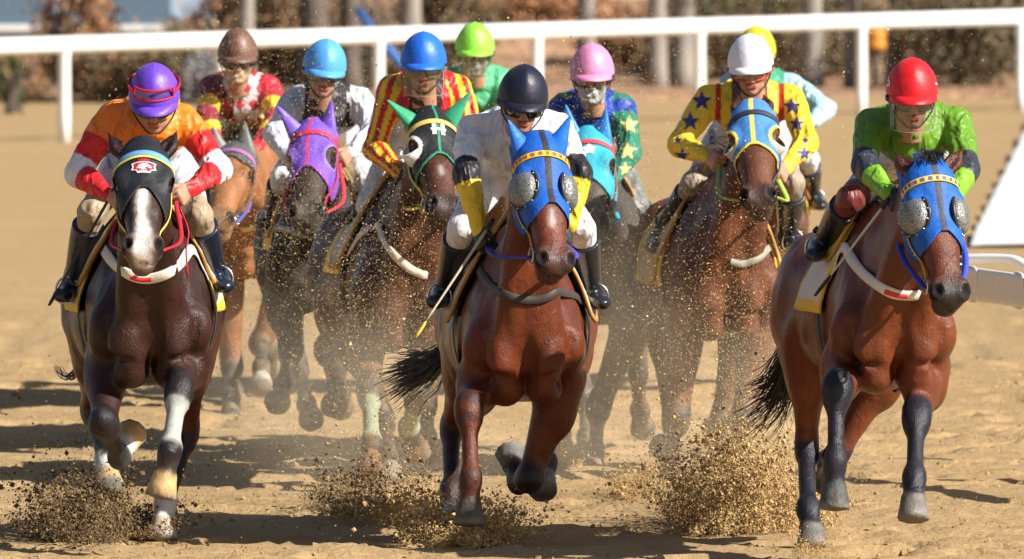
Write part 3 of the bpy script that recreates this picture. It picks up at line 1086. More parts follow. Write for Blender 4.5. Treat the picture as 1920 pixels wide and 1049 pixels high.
def head_strap(info, name, pts, width, col, mat=None, par=None, n=30, th=.004, cols=None):
    """strap laid over head and hood through the given head coordinates"""
    pts = spline(np.array(pts, float), n)
    nr = np.stack([pts[:, 0], pts[:, 1]+.12, np.zeros(len(pts))], 1)
    nr /= np.linalg.norm(nr, axis=1)[:, None]
    # push out to the surface of head / hood
    HV, HQ = hood_surface()
    if 'bv' not in _hood_cache: _hood_cache['bv'] = bvh_of(HV, HQ)
    bv = _hood_cache['bv']
    out = []
    for p, m in zip(pts, nr):
        c0 = p - m*.06*0
        cen = np.array([0, -.12, p[2]])
        d = nrm(p - cen)
        h = bv.ray_cast(Vector(cen + d*.4), Vector(-d))
        out.append(np.array(h[0]) + d*.004 if h[0] is not None else p)
    mb = MB()
    nw = nr @ info['B'] @ info['RM'].T
    mb.ribbon(info['Tw'](np.array(out)), nw, width, th, c=col)
    if cols is not None:
        o2 = np.array(out)
        for q_ in range(2, n-2, 2):
            mb2 = o2[q_:q_+2]
            mb.ribbon(info['Tw'](mb2) + nw[q_:q_+2]*.0045, nw[q_:q_+2], width*.55, .0015, c=cols)
    return mb.build(name, mat or M_strap, par or info['root'], usecol=True)

def bridle(info, col, ringcol=None, brow=None, browdots=None, nose=None):
    ck = []
    for sx in (-1, 1):
        head_strap(info, 'cheek_strap', [(sx*.085, -.09, .03), (sx*.11, -.12, .16), (sx*.10, -.14, .30), (sx*.075, -.13, .46)], .020, col)
        mb = MB(); c = np.array([sx*.070, -.118, .50])
        ring = [c + np.array([sx*.006, math.cos(t)*.033, math.sin(t)*.033]) for t in np.linspace(0, 2*math.pi, 22)]
        mb.tube(info['Tw'](np.array(ring)), .0045, 6, False)
        mb.build('bit_ring', M_metal, info['root'])
        info['ring%d' % sx] = info['Tw'](c + np.array([sx*.012, 0, .01]))
    if brow:
        head_strap(info, 'browband', [(-.108, -.10, .10), (-.085, -.03, .085), (0, .01, .078), (.085, -.03, .085), (.108, -.10, .10)], .030, brow, cols=browdots)
    if nose:
        head_strap(info, 'noseband', [(-.075, -.12, .40), (-.06, -.04, .40), (0, .0, .395), (.06, -.04, .40), (.075, -.12, .40)], .022, nose)

def chest_strap(info, px, col, width=.055, name='breast_strap', n=36):
    """strap over the breast where the photograph shows it, carried on round both sides to the girth"""
    bv = info['bvh'][0]; l2w, w2l, dz, RM = info['l2w'], info['w2l'], info['dz'], info['RM']
    Ps, Ns = [], []
    for p in spline(np.array(px, float), n):
        h_ = cast([bv], p[0], p[1])
        if h_ is not None and w2l(h_[0])[1] > -.62: Ps.append(h_[0]); Ns.append(h_[1])
    if len(Ps) < 4: return
    def side_run(end):
        e = w2l(end); sx = -1 if e[0] < 0 else 1
        out = []
        for t in np.linspace(.12, 1, 12):
            y_ = e[1] + (.20 - e[1])*t; z_ = e[2] + (1.22 + dz - e[2])*t
            o_ = l2w((sx*1.2, y_, z_)); d_ = np.array([-sx, 0, 0]) @ RM.T
            h_ = bv.ray_cast(Vector(o_), Vector(d_))
            if h_[0] is not None and abs(w2l(np.array(h_[0]))[0]) < .5:
                nn = np.array(h_[1]); nn = nn if nn @ d_ < 0 else -nn
                out.append((np.array(h_[0]), nn))
        return out
    a = side_run(Ps[0]); b = side_run(Ps[-1])
    if np.sign(w2l(Ps[0])[0]) == np.sign(w2l(Ps[-1])[0]):
        a, b = (a, []) if abs(w2l(Ps[0])[0]) > abs(w2l(Ps[-1])[0]) else ([], b)
    Ps = [p for p, q in a[::-1]] + Ps + [p for p, q in b]
    Ns = [q for p, q in a[::-1]] + Ns + [q for p, q in b]
    Ps = np.array(Ps) + np.array(Ns)*.008; Ns = np.array(Ns)
    for _ in range(3):
        Ps[1:-1] = (Ps[:-2] + 2*Ps[1:-1] + Ps[2:])/4; Ns[1:-1] = (Ns[:-2] + 2*Ns[1:-1] + Ns[2:])/4
    mb = MB(); mb.ribbon(Ps, Ns, width, .007, c=col)
    return mb.build(name, M_strap, info['root'], usecol=True)

# ------------------------------------------------------------------ the riders
_hc = {}
def human_head():
    if 'head' in _hc: return _hc['head']
    F = Field((-.13, -.17, -.24), (.13, .17, .13), .0042)
    E = lambda c, r, k=.02, l=1, cut=False: F.ell(c, r, k, l, None, cut)
    E((0, -.005, .0), (.074, .092, .098))
    E((0, .042, -.055), (.060, .052, .085), .03)
    E((0, .040, -.112), (.047, .048, .036), .03)
    E((0, .078, -.134), (.022, .018, .017), .02)
    for s in (-1, 1):
        E((s*.043, .068, -.062), (.022, .020, .020), .02)
        E((s*.078, -.004, -.050), (.010, .022, .032), .01, 2)
        E((s*.033, .103, -.036), (.015, .014, .011), .010, 1, True)
        E((s*.032, .082, -.036), (.013, .012, .012), .003, 4)
        E((s*.013, .104, -.078), (.010, .011, .009), .008, 6)
    F.ecap((-.040, .090, -.019), (.040, .090, -.019), .010, .010, None, .02, 5)
    F.ecap((0, .094, -.028), (0, .116, -.072), .009, .0135, None, .012, 6)
    F.ecap((-.021, .0955, -.1005), (.021, .0955, -.1005), .0065, .0065, None, .006, 7)
    F.ecap((-.018, .0945, -.1105), (.018, .0945, -.1105), .0075, .0075, None, .006, 7)
    F.ecap((-.024, .104, -.1055), (.024, .104, -.1055), .0025, .0025, None, .003, cut=True)
    F.ecap((0, -.02, -.09), (0, -.075, -.215), (.054, .056), (.058, .062), (1, 0, 0), .03, 3)
    _hc['head'] = F.mesh()
    return _hc['head']

def fist():
    if 'fist' in _hc: return _hc['fist']
    F = Field((-.06, -.05, -.06), (.13, .09, .07), .0035)   # axes: d (to knuckles), p (palm side), w (thumb side)
    F.ecap((-.05, 0, 0), (.01, 0, 0), (.026, .022), (.030, .019), (0, 0, 1), .01, 1)
    F.ecap((.01, 0, 0), (.075, 0, .0), (.032, .018), (.040, .016), (0, 0, 1), .015, 1)
    for q, w in enumerate((.031, .011, -.010, -.029)):
        L = (.040, .044, .041, .033)[q]; r = (.0098, .0100, .0096, .0088)[q]
        k0 = np.array([.082 - abs(w)*.12, -.002, w]); ang = R_(62 + 6*q); p = k0
        for sgm in range(3):
            d = np.array([math.cos(ang), math.sin(ang), 0])
            p2 = p + d*L*(1, .68, .52)[sgm]
            F.ecap(p, p2, r*(1-.06*sgm), r*(.94-.06*sgm), None, .004, 2+q)
            p = p2; ang += R_(72)
    F.ecap((.015, .006, .028), (.048, .024, .044), .015, .012, None, .010, 7)
    F.ecap((.048, .024, .044), (.072, .042, .030), .0115, .0095, None, .004, 7)
    _hc['fist'] = F.mesh()
    return _hc['fist']

def cap_mesh(T, col, par, dome=None):
    mb = MB(); nu, nv = 56, 16
    V, Q, C = [], [], []
    for i in range(nv):
        v = i/(nv-1)
        el = v*math.pi/2
        for j in range(nu):
            a = 2*math.pi*j/nu
            ca, sa = math.cos(a), math.sin(a)
            cr = math.cos(el)**.90 if i < nv-1 else 0.0
            x = .109*cr*sa; y = .130*cr*ca - .004
            z = -.030 + .160*math.sin(el)
            z -= .13*abs(x)*math.sin(el)**1.5; y -= .10*abs(x)*max(0.0, ca)*math.sin(2*el)
            lowr = (1-v)*(.012 - .020*max(0, -ca))
            V.append((x, y, z + lowr))
    for i in range(nv-1):
        for j in range(nu):
            j2 = (j+1) % nu
            Q.append([i*nu+j, i*nu+j2, (i+1)*nu+j2, (i+1)*nu+j])
    mb.add(T(np.array(V)), Q, c=col)
    uvsphere(mb, T(np.array([0, -.004, .128])), .0055, 8, 6, c_=col)
    cap = mb.build('riding_cap', M_cap, par, usecol=True)
    # peak
    V, Q = [], []
    m_ = 22
    for side_ in (0, 1):
        for q in range(4):
            f = q/3
            for j in range(m_):
                a = R_(-62 + 124*j/(m_-1))
                ext = .046*max(0.0, math.cos(a*1.40))*f
                x = .112*math.sin(a)*(1+.02*f); y = .128*math.cos(a) - .004 + ext
                z = -.020 + .012*max(0, math.cos(a)) - .020*f*f*math.cos(a*.9) - .010*f*abs(math.sin(a)) - side_*.006
                V.append((x, y, z))
    n1 = 4*m_
    for q in range(3):
        for j in range(m_-1):
            i0 = q*m_+j
            Q.append([i0, i0+1, i0+m_+1, i0+m_]); Q.append([n1+i0, n1+i0+m_, n1+i0+m_+1, n1+i0+1])
    for j in range(m_-1):
        i0 = 3*m_+j
        Q.append([i0, i0+1, n1+i0+1, n1+i0])
    mb = MB(); mb.add(T(np.array(V)), Q, c=col)
    mb.build('peak', M_cap, cap, usecol=True)
    return cap

def arc_sheet(T, r_side, r_front, z0, z1, amax, n=22, m=6, bulge=0.0, y0=0.0):
    V, Q = [], []
    for i in range(m):
        f = i/(m-1); z = z0 + (z1-z0)*f
        for j in range(n):
            a = R_(-amax + 2*amax*j/(n-1))
            b = 1 + bulge*math.sin(math.pi*f)
            V.append((r_side*math.sin(a)*b, y0 + r_front*math.cos(a)*b, z))
    for i in range(m-1):
        for j in range(n-1):
            k = i*n+j
            Q.append([k, k+1, k+n+1, k+n])
    V = np.array(V)
    edge = [k for k in range(n)] + [i*n+n-1 for i in range(1, m)] + [(m-1)*n+k for k in range(n-2, -1, -1)] + [i*n for i in range(m-2, 0, -1)] + [0]
    return T(V), Q, T(V[edge])

def goggles(T, par, lens_mat, frame_col, z0=-.020, z1=-.074, rs=.087, rf=.116, y0=-.005, two=False, strap=True, am=58, wid=.018):
    Vv, Q, edge = arc_sheet(T, rs, rf, z0, z1, am, bulge=.04, y0=y0)
    mb = MB(); mb.tube(edge, .0048, 6, False, c=frame_col)
    g = mb.build('goggles', M_strap, par, usecol=True)
    mb = MB(); mb.add(Vv, Q); mb.build('lens', lens_mat, g, smooth=True)
    if strap:
        mb = MB()
        a = np.radians(np.linspace(am, 180, 14))
        for s in (-1, 1):
            pts = np.array([(s*(rs+.004+wid*min(1, (q-a[0])*1.2))*math.sin(q), y0 + rf*math.cos(q)*1.05, (z0+z1)/2) for q in a])
            nr = np.array([(s*math.sin(q), math.cos(q), 0) for q in a])
            mb.ribbon(T(pts), nr @ T.B, .02, .003, c=frame_col)
        mb.build('goggle_strap', M_strap, g, usecol=True)
    return g

def jockey(sp, hi):
    Oy = hi['O'][1]; dz = hi['dz']
    Ys = Oy + sp.get('sy', -.02)
    capc = P(sp['cap'][0], sp['cap'][1] + 3*26*KD/Oy, Oy + sp.get('hy', -.24))
    J = {}
    for j, s in enumerate('LR'):
        J['s'+s] = P(sp['sh'][j][0], sp['sh'][j][1] + 16*26*KD/Oy, Ys)
        J['e'+s] = PL(*sp['el'][j], J['s'+s], .285, -1)
        J['w'+s] = PL(*sp['ha'][j], J['e'+s], .25, -1)
    sm = (J['sL'] + J['sR'])/2
    pelv = sm + np.array([sp.get('px', 0.0), .42, -.02])
    pelv[2] = max(pelv[2] - .14, 1.50 + dz + .10)
    for j, s in enumerate('LR'):
        sx = -1 if s == 'L' else 1
        J['h'+s] = pelv + np.array([sx*.10, 0, -.03])
        J['k'+s] = PL(*sp['kn'][j], J['h'+s], .43, -1)
        J['a'+s] = PL(*sp['ft'][j], J['k'+s], .40, 1)
        J['t'+s] = J['a'+s] + np.array([sx*.045, -.165, -.055])
    base = np.array([sm[0], Oy+.2, max(0.0, min(J['aL'][2], J['aR'][2]) - .1)])
    root = empty('person', base, sp['label'], 'jockey', 'jockeys riding in the race')
    # head frame
    pit = R_(sp.get('pitch', 32)); yw = R_(sp.get('hyaw', 0)); rl = R_(sp.get('roll', 0))
    f = np.array([math.sin(yw)*math.cos(pit), -math.cos(yw)*math.cos(pit), -math.sin(pit)])
    u0 = nrm(np.array([0, 0, 1.0]) - f*f[2]); r0 = np.cross(u0, -f) * -1
    r0 = np.cross(f, u0)                     # image right when looking at the camera: -> flip below
    r0 = -r0 if r0[0] < 0 else r0
    r = r0*math.cos(rl) + u0*math.sin(rl); u = u0*math.cos(rl) - r0*math.sin(rl)
    BH = np.array([r, f, u])
    class HT:
        B = BH
        def __call__(s, c): return capc + np.asarray(c, float) @ BH
    T = HT()
    neckb = T((0, -.06, -.19))
    # ---- clothes
    allp = np.array(list(J.values()) + [pelv, capc])
    def shapes(F, g):
        L = lambda x: (x[0]+g, x[1]+g) if not np.isscalar(x) else x+g
        mid = sm*.5 + pelv*.5 + np.array([0, 0, .0])
        F.ecap(sm + np.array([0, .03, -.02]), mid, L((.165, .100)), L((.145, .100)), (1, 0, 0), .06, 1)
        F.ecap(mid, pelv, L((.145, .110)), L((.150, .115)), (1, 0, 0), .06, 6)
        F.ecap(J['sL'] + np.array([.035, .02, -.015]), J['sR'] + np.array([-.035, .02, -.015]), L(.072), L(.072), None, .05, 1)
        F.ell(sm + np.array([0, .02, .035]), [x+g for x in (.125, .075, .060)], .06, 1)
        F.ell(sm + np.array([0, -.02, -.075]), [x+g for x in (.145, .10, .11)], .06, 1)
        F.ecap(sm + np.array([0, .0, .03]), neckb, L(.070), L(.058), None, .05, 13)
        for j, s in enumerate('LR'):
            F.ecap(J['s'+s], J['e'+s], L(.066), L(.054), None, .035, 2+j, mid=1.05)
            F.ecap(J['e'+s], J['w'+s], L(.055), L(.034), None, .025, 4+j, mid=1.06)
            F.ecap(J['h'+s], J['k'+s], L(.090), L(.060), None, .05, 7+j)
            F.ecap(J['k'+s], J['k'+s]*.35 + J['a'+s]*.65, L(.058), L(.042), None, .02, 9+j)
    res = sp.get('res', .0085)
    F = Field(allp.min(0)-.16, allp.max(0)+.16, res)
    shapes(F, 0.0)
    # soft folds of the silk
    band = np.argwhere(np.abs(F.f) < .03)
    pw = F.lo + band*res
    fold = fbm(pw*np.array([13, 9, 7.]) + sp['cap'][0], 2, 2) - .5
    ridge = np.abs(fbm(pw*np.array([20, 14, 10.]) + 7, 12, 2) - .5)
    F.f[band[:, 0], band[:, 1], band[:, 2]] += (.014*fold + .022*(ridge-.1)).astype(np.float32)
    V, Q, lab = F.mesh()
    tU = np.zeros(len(V)); tF = np.zeros(len(V))
    jer = np.isin(lab, (1, 2, 3, 4, 5, 13))
    seg = F.seg
    for j, s in enumerate('LR'):
        m = lab == 2+j; tU[m] = tparam(V[m], (J['s'+s], J['e'+s]))
        m = lab == 4+j; tF[m] = tparam(V[m], (J['e'+s], J['w'+s]))
    C = np.zeros((len(V), 3))
    C[:] = sp['breech']
    Cj = sp['pat'](V, lab, tU, tF, J, sm, T)
    C[jer] = Cj[jer]
    kn = sp.get('kneecol')
    if kn is not None:
        for j, s in enumerate('LR'):
            m = (lab == 9+j) | ((lab == 7+j) & (tparam(V, (J['h'+s], J['k'+s])) > .80))
            C[m] = kn
    fj = jer[Q].sum(1) >= 2
    def sub(mask, name, mat):
        q = Q[mask]; us = np.unique(q); mp = np.zeros(len(V), np.int64); mp[us] = np.arange(len(us))
        return mk(name, V[us], mp[q], mat, root, C[us])
    jo = sub(fj, 'jersey', M_cloth); br = sub(~fj, 'breeches', M_cloth)
    bv = bvh_of(V, Q)
    # ---- body under the clothes, head and hands
    FB = Field(allp.min(0)-.14, allp.max(0)+.14, .018)
    shapes(FB, -.012)
    for j, s in enumerate('LR'):
        hl0 = J['a'+s] + nrm(J['a'+s]-J['k'+s])*.04
        FB.ecap(J['k'+s], J['a'+s], .040, .026, None, .02, 9)
        FB.ecap(J['a'+s], hl0, .024, .020, None, .02, 9)
        FB.ecap(hl0, J['t'+s]*.8 + hl0*.2, .018, .015, None, .02, 9)
    BV_, BQ, bl = FB.mesh()
    skin = np.array(sp.get('skin', (.42, .21, .13)))
    parts_v = [BV_]; parts_q = [BQ]; parts_c = [np.tile(skin, (len(BV_), 1))]; off = len(BV_)
    HV, HQ, hl = human_head()
    hc = np.tile(skin, (len(HV), 1))*(0.9 + .2*fbm(HV*40, 3)[:, None])
    hc[hl == 4] = (.05, .035, .03); hc[hl == 7] = skin*np.array([.85, .55, .55]); hc[hl == 5] = skin*.72
    brow = (np.abs(np.abs(HV[:, 0])-.032) < .022) & (np.abs(HV[:, 2]+.016-.004) < .006) & (HV[:, 1] > .08)
    hc[brow] = (.03, .022, .018)
    jaw = (HV[:, 2] < -.085) & (HV[:, 1] > -.02) & (hl == 1)
    hc[jaw] = hc[jaw]*(1-sp.get('beard', .12)) + np.array([.16, .15, .15])*sp.get('beard', .12)
    hair = (HV[:, 1] < -.01) & (HV[:, 2] > -.085) & (hl == 1)
    hc[hair] = (.02, .016, .014)
    hc = blur_cols(hc, HQ, 1)
    parts_v.append(T(HV)); parts_q.append(HQ + off); parts_c.append(hc); off += len(HV)
    FV, FQ, fl_ = fist()
    hands = {}
    for j, s in enumerate('LR'):
        sx = -1 if s == 'L' else 1
        d = nrm(J['w'+s] - J['e'+s])
        d = nrm(d + np.array([0, -.25, -.1]))
        w = np.array([-sx*.35, -.1, 1.0]); w = nrm(w - d*(w@d))
        p = np.cross(w, d); 
        mir = 1
        if p @ np.array([-sx, 0, 0]) < 0: p = -p; mir = -1
        BB = np.array([d, p, w])
        hv = J['w'+s] + FV @ BB
        hands[s] = J['w'+s] + d*.07 + p*.03
        hcol = np.tile(sp.get('glove', skin) if sp.get('glove') is not None else skin, (len(FV), 1))*(0.85+.3*fbm(FV*60, 3)[:, None])
        q = FQ if np.linalg.det(BB) > 0 else FQ[:, ::-1]
        if sp.get('glove') is not None:
            mk('glove', hv, q, M_cloth, root, hcol)
        else:
            parts_v.append(hv); parts_q.append(q + off); parts_c.append(hcol); off += len(hv)
    mk('body', np.concatenate(parts_v), np.concatenate(parts_q), M_skin, root, np.concatenate(parts_c))
    # ---- boots
    for j, s in enumerate('LR'):
        k, a, t = J['k'+s], J['a'+s], J['t'+s]
        pp = np.array([k, a, t])
        FF = Field(pp.min(0)-.13, pp.max(0)+.13, .008)
        st_ = k*.80 + a*.20
        FF.ecap(st_, a, (.070, .070), (.050, .050), (1, 0, 0), .02, 1)
        hl_ = a + nrm(a-k)*.055
        FF.ecap(a, hl_, .049, .044, None, .02, 1)
        FF.ecap(hl_ + np.array([0, .02, 0]), t, (.045, .042), (.041, .028), (1, 0, 0), .025, 1)
        FF.ecap(t, t + (t-hl_)*.12, (.036, .024), (.022, .016), (1, 0, 0), .02, 1)
        bV, bQ, _ = FF.mesh()
        # open the shaft: cut square at the top
        dsh = nrm(a-k)
        sgn = (bV - st_) @ dsh
        bV[sgn < 0] -= np.outer(sgn[sgn < 0]*.9, dsh)
        tt = tparam(bV, (st_, a))
        bc = np.tile(np.array(sp.get('boot', (.012, .014, .022))), (len(bV), 1))
        if sp.get('cuff') is not None: bc[tt < .10] = sp['cuff']
        bo = mk('boot', bV, bQ, M_leather, root, bc)
        # stirrup iron belongs to the saddle
        c = (hl_ + t)/2
        mb = MB()
        loop = [c + np.array([math.sin(q)*.050, 0, -.040 if math.cos(q) < -.6 else math.cos(q)*.060 + .01]) for q in np.linspace(0, 2*math.pi, 24)]
        mb.tube(np.array(loop), .005, 6, False)
        mb.build('stirrup', M_metal, hi['root'])
        mb = MB(); tp = c + np.array([0, 0, .10]); sd = hi['l2w']((( -1 if s == 'L' else 1)*.20, .36, 1.44+dz))
        mb.tube(spline([tp, (tp+sd)/2 + np.array([(-1 if s == 'L' else 1)*.03, 0, 0]), sd], 8), .007, 5, True, c=(.03, .02, .015))
        mb.build('stirrup_leather', M_strap, hi['root'], usecol=True)
    # ---- cap, goggles, straps
    cap = cap_mesh(T, sp['capcol'], root)
    J['capT'] = T; J['cap'] = cap
    mb = MB()
    for sx in (-1, 1):
        mb.tube(T(spline([(sx*.098, .02, -.03), (sx*.080, .035, -.09), (sx*.030, .075, -.145), (0, .078, -.150)], 12)), .004, 5, False, c=sp.get('strapcol', (.02, .02, .02)))
    mb.build('chin_strap', M_strap, cap, usecol=True)
    gg = sp.get('gog', 'dark')
    if gg: goggles(T, root, M_lens if gg == 'dark' else M_visor, sp.get('gogcol', (.02, .02, .02)))
    if sp.get('visor'):
        Vv, Qv, ed = arc_sheet(T, .102, .128, -.018, -.160, 62, bulge=.05)
        mb = MB(); mb.add(Vv, Qv); vs = mb.build('face_shield', M_visor, root)
        mb = MB(); mb.tube(ed, .0014, 5, False, c=(.30, .30, .27)); mb.build('shield_edge', M_strap, vs, usecol=True)
    if sp.get('mask') is not None:
        HV2 = HV; sel = (HV2[:, 2] < -.066) & (HV2[:, 1] > -.03) & (HV2[:, 2] > -.165)
        ctr = np.array([0, .03, -.09])
        dd = HV2 - ctr; dl = np.linalg.norm(dd, axis=1)[:, None]
        V2, Q2, us = keep_faces(HV2 + dd/dl*.012, HQ, sel, 4)
        V2 = relax(V2, Q2, 4)
        mk('face_mask', T(V2), Q2, M_cloth, root, np.tile(np.array(sp['mask']), (len(V2), 1)))
    if sp.get('capgog') is not None:
        g = goggles(T, root, M_visor, sp['capgog'], z0=.066, z1=.020, rs=.104, rf=.124, y0=-.002, am=50, wid=0)
    J['hands'] = hands; J['root'] = root; J['bvh'] = [bv]; J['T'] = T
    return J

def reins(hi, jk, col, rad=.010, sides=(-1, 1), sag=.06, name='rein'):
    for sx, s in ((-1, 'L'), (1, 'R')):
        if sx not in sides: continue
        a = hi['ring%d' % sx]; b = jk['hands'][s]
        m = (a+b)/2 + np.array([sx*.05, 0, -sag])
        mb = MB()
        mb.tube(spline([a, m, b], 16), rad, 6, True, c=col, flat=.45)
        mb.build(name, M_strap, hi['root'], usecol=True)

def whip(label, px, col, tipcol, r0=.008, depth=(0, 0), tip=.16):
    a = P(*px[0], depth[0]); b = P(*px[1], depth[1])
    root = empty('riding_whip', b, label, 'whip')
    d = b - a
    pts = np.array([a + d*t for t in np.linspace(-.06, 1-tip, 10)])
    mb = MB(); mb.tube(pts, np.linspace(r0, r0*.6, 10), 8, True, c=col); mb.build('shaft', M_strap, root, usecol=True)
    mb = MB(); mb.tube(np.array([a + d*t for t in np.linspace(1-tip, 1, 5)]), [r0*.9, r0*1.6, r0*1.8, r0*1.7, r0*1.2], 8, True, c=tipcol, flat=.5)
    mb.build('popper', M_strap, root, usecol=True)
    mb = MB(); mb.tube(np.array([a + d*t for t in np.linspace(-.16, -.05, 4)]), r0*1.5, 8, True, c=(.02, .02, .02)); mb.build('handle', M_strap, root, usecol=True)

# silk patterns: each returns colours for the vertices of the clothes
def plain(torso, up=None, fo=None, bands=()):
    up = torso if up is None else up; fo = up if fo is None else fo
    def f(V, lab, tU, tF, J, sm, T):
        C = np.tile(np.array(torso, float), (len(V), 1))
        ua = np.isin(lab, (2, 3)); fa = np.isin(lab, (4, 5))
        C[ua] = up; C[fa] = fo
        ta = np.where(ua, tU*.5, np.where(fa, .5 + tF*.5, -1))
        for t0, t1, c in bands:
            C[(ta >= t0) & (ta < t1)] = c
        return C
    return f

def stars(basefn, specs, col):
    """specs: list of (px, py, radius m): stars sewn on the front of the sleeves"""
    def f(V, lab, tU, tF, J, sm, T):
        C = basefn(V, lab, tU, tF, J, sm, T)
        Y = sm[1] - .1
        for px, py, r in specs:
            c = P(px, py, Y)
            dx, dzz = V[:, 0]-c[0], V[:, 2]-c[2]
            s = 2*math.pi/5
            a = np.arctan2(dx, dzz); d = np.hypot(dx, dzz)
            a = np.abs((a + s/2) % s - s/2)
            A_ = np.array([r, 0]); B_ = np.array([r*.42*math.cos(s/2), r*.42*math.sin(s/2)])
            x_, y_ = d*np.cos(a), d*np.sin(a)
            cr_ = (B_[0]-A_[0])*(y_-A_[1]) - (B_[1]-A_[1])*(x_-A_[0])
            C[(cr_ > 0) & (d < r)] = col
        return C
    return f
# ------------------------------------------------------------------ ground
def ground_mat():
    m = bpy.data.materials.new('track_sand'); m.use_nodes = True
    nt = m.node_tree; b = nt.nodes['Principled BSDF']
    b.inputs['Roughness'].default_value = .95; b.inputs['Specular IOR Level'].default_value = .15
    tc = nt.nodes.new('ShaderNodeTexCoord')
    def noise(scale, stretch, det=6):
        mp = nt.nodes.new('ShaderNodeMapping'); mp.inputs['Scale'].default_value = stretch
        nt.links.new(tc.outputs['Object'], mp.inputs['Vector'])
        nz = nt.nodes.new('ShaderNodeTexNoise'); nz.inputs['Scale'].default_value = scale; nz.inputs['Detail'].default_value = det
        nt.links.new(mp.outputs[0], nz.inputs['Vector'])
        return nz.outputs[0]
    n1 = noise(.55, (1, 1, 1)); n2 = noise(14, (1, 1, 1)); n3 = noise(3.0, (.8, 1.6, 1))
    cr = nt.nodes.new('ShaderNodeValToRGB')
    cr.color_ramp.elements[0].position = .30; cr.color_ramp.elements[0].color = (.290, .190, .086, 1)
    cr.color_ramp.elements[1].position = .72; cr.color_ramp.elements[1].color = (.410, .283, .145, 1)
    mx = nt.nodes.new('ShaderNodeMix'); mx.data_type = 'FLOAT'; mx.inputs[0].default_value = .55
    nt.links.new(n1, mx.inputs[2]); nt.links.new(n3, mx.inputs[3])
    mx2 = nt.nodes.new('ShaderNodeMix'); mx2.data_type = 'FLOAT'; mx2.inputs[0].default_value = .40
    nt.links.new(mx.outputs[0], mx2.inputs[2]); nt.links.new(n2, mx2.inputs[3])
    nt.links.new(mx2.outputs[0], cr.inputs[0])
    nt.links.new(cr.outputs[0], b.inputs['Base Color'])
    add = nt.nodes.new('ShaderNodeMath'); add.operation = 'MULTIPLY_ADD'; add.inputs[1].default_value = .5
    nb = noise(40, (1, 1, 1), 5)
    nt.links.new(nb, add.inputs[0]); nt.links.new(n2, add.inputs[2])
    bp = nt.nodes.new('ShaderNodeBump'); bp.inputs['Strength'].default_value = .8; bp.inputs['Distance'].default_value = .02
    nt.links.new(add.outputs[0], bp.inputs['Height']); nt.links.new(bp.outputs[0], b.inputs['Normal'])
    return m
M_sand = ground_mat()

def gheight(x, y):
    p = np.stack([x, y, np.zeros_like(x)], -1).reshape(-1, 3)
    h = (fbm(p*np.array([1.1, 1.3, 1]), 21, 3)-.5)*.035
    h += (fbm(p*np.array([5., 7., 1]), 23, 3)-.5)*.022
    # old hoof prints: shallow pits with pushed-up rims
    c = fbm(p*np.array([2.6, 3.4, 1]), 27, 2)
    h -= .034*np.clip((c-.61)/.06, 0, 1)
    h += .015*np.exp(-((c-.57)/.03)**2)
    near = np.clip((48 - p[:, 1]/KD)/14, .15, 1)
    return (h*near).reshape(x.shape)

xs = np.concatenate([np.linspace(-400, -8, 14)[:-1], np.linspace(-8, -3.2, 40)[:-1], np.arange(-3.2, 3.6, .045), np.linspace(3.6, 9, 50)[1:], np.linspace(9, 400, 14)[1:]])
ys = np.concatenate([np.linspace(-60, 20*KD, 8)[:-1], np.linspace(20*KD, 24*KD, 30)[:-1], np.arange(24*KD, 36*KD, .075), np.linspace(36*KD, 75*KD, 160)[1:], np.linspace(75*KD, 900, 20)[1:]])
GX, GY = np.meshgrid(xs, ys, indexing='ij')
GZ = gheight(GX, GY)*(np.abs(GX) < 12)
idx = np.arange(GX.size).reshape(GX.shape)
GQ = np.stack([idx[:-1, :-1], idx[1:, :-1], idx[1:, 1:], idx[:-1, 1:]], -1).reshape(-1, 4)
ground = mk('ground', np.stack([GX, GY, GZ], -1).reshape(-1, 3), GQ, M_sand)
tag(ground, kind='structure')

# ------------------------------------------------------------------ horses and riders
S = srgb
BLK = (.012, .012, .014)
HORSES = {}
def H(key, **k): HORSES[key] = k

WHT = (.62, .60, .58)
H('h1', x=-1.54, y=25.5, yaw=3, dz=-.10, wide=1.0, coat=(.034, .012, .008), under=(.11, .028, .011), points=(.016, .012, .013), rough=.34,
  label='dark brown horse in black hood with crest, running at far left of the front row',
  poll=(270, 272), nose=(268, 470), ears=((200, 248), (333, 243)), hyaw=0, neckL=.80, blaze=[(-.006, .25, .50, .024), (.0, .48, .66, .036)], muzzle=(.12, .065, .055),
  legs=[dict(k=(196, 796, -1), f=(224, 858, 1), h=(250, 806, 1), cc=(.02, .018, .02), cf=(.05, .05, .055), cp=WHT, ch=(.50, .33, .16)),
        dict(k=(335, 735, -1), f=(318, 848, -1), h=(299, 940, -1), wrap=(.30, .31, .29), cp=(.03, .025, .025), ch=(.50, .32, .14)),
        dict(k=(172, 770, 1), f=(199, 868, -1), h=(207, 922, -1), cf=WHT, cp=WHT, ch=(.48, .33, .17)),
        dict(k=(352, 812, 1), f=(310, 945, -1), h=(303, 1012, -1), cf=WHT, cp=WHT, ch=(.40, .33, .24), ground=True)],
  hood=dict(col=(.012, .013, .016), nose=.26, arc=1.5, eye=.046, nosetrim=(.02, .02, .022)),
  tail=dict(px=[(150, 690), (122, 705), (110, 690)], n=14, spread=10),
  cloth=dict(col=(.72, .70, .66), edge=(.78, .50, .03), zlow=1.10, p0=.05, p1=.5, pad=(.70, .66, .60), pz=1.2))
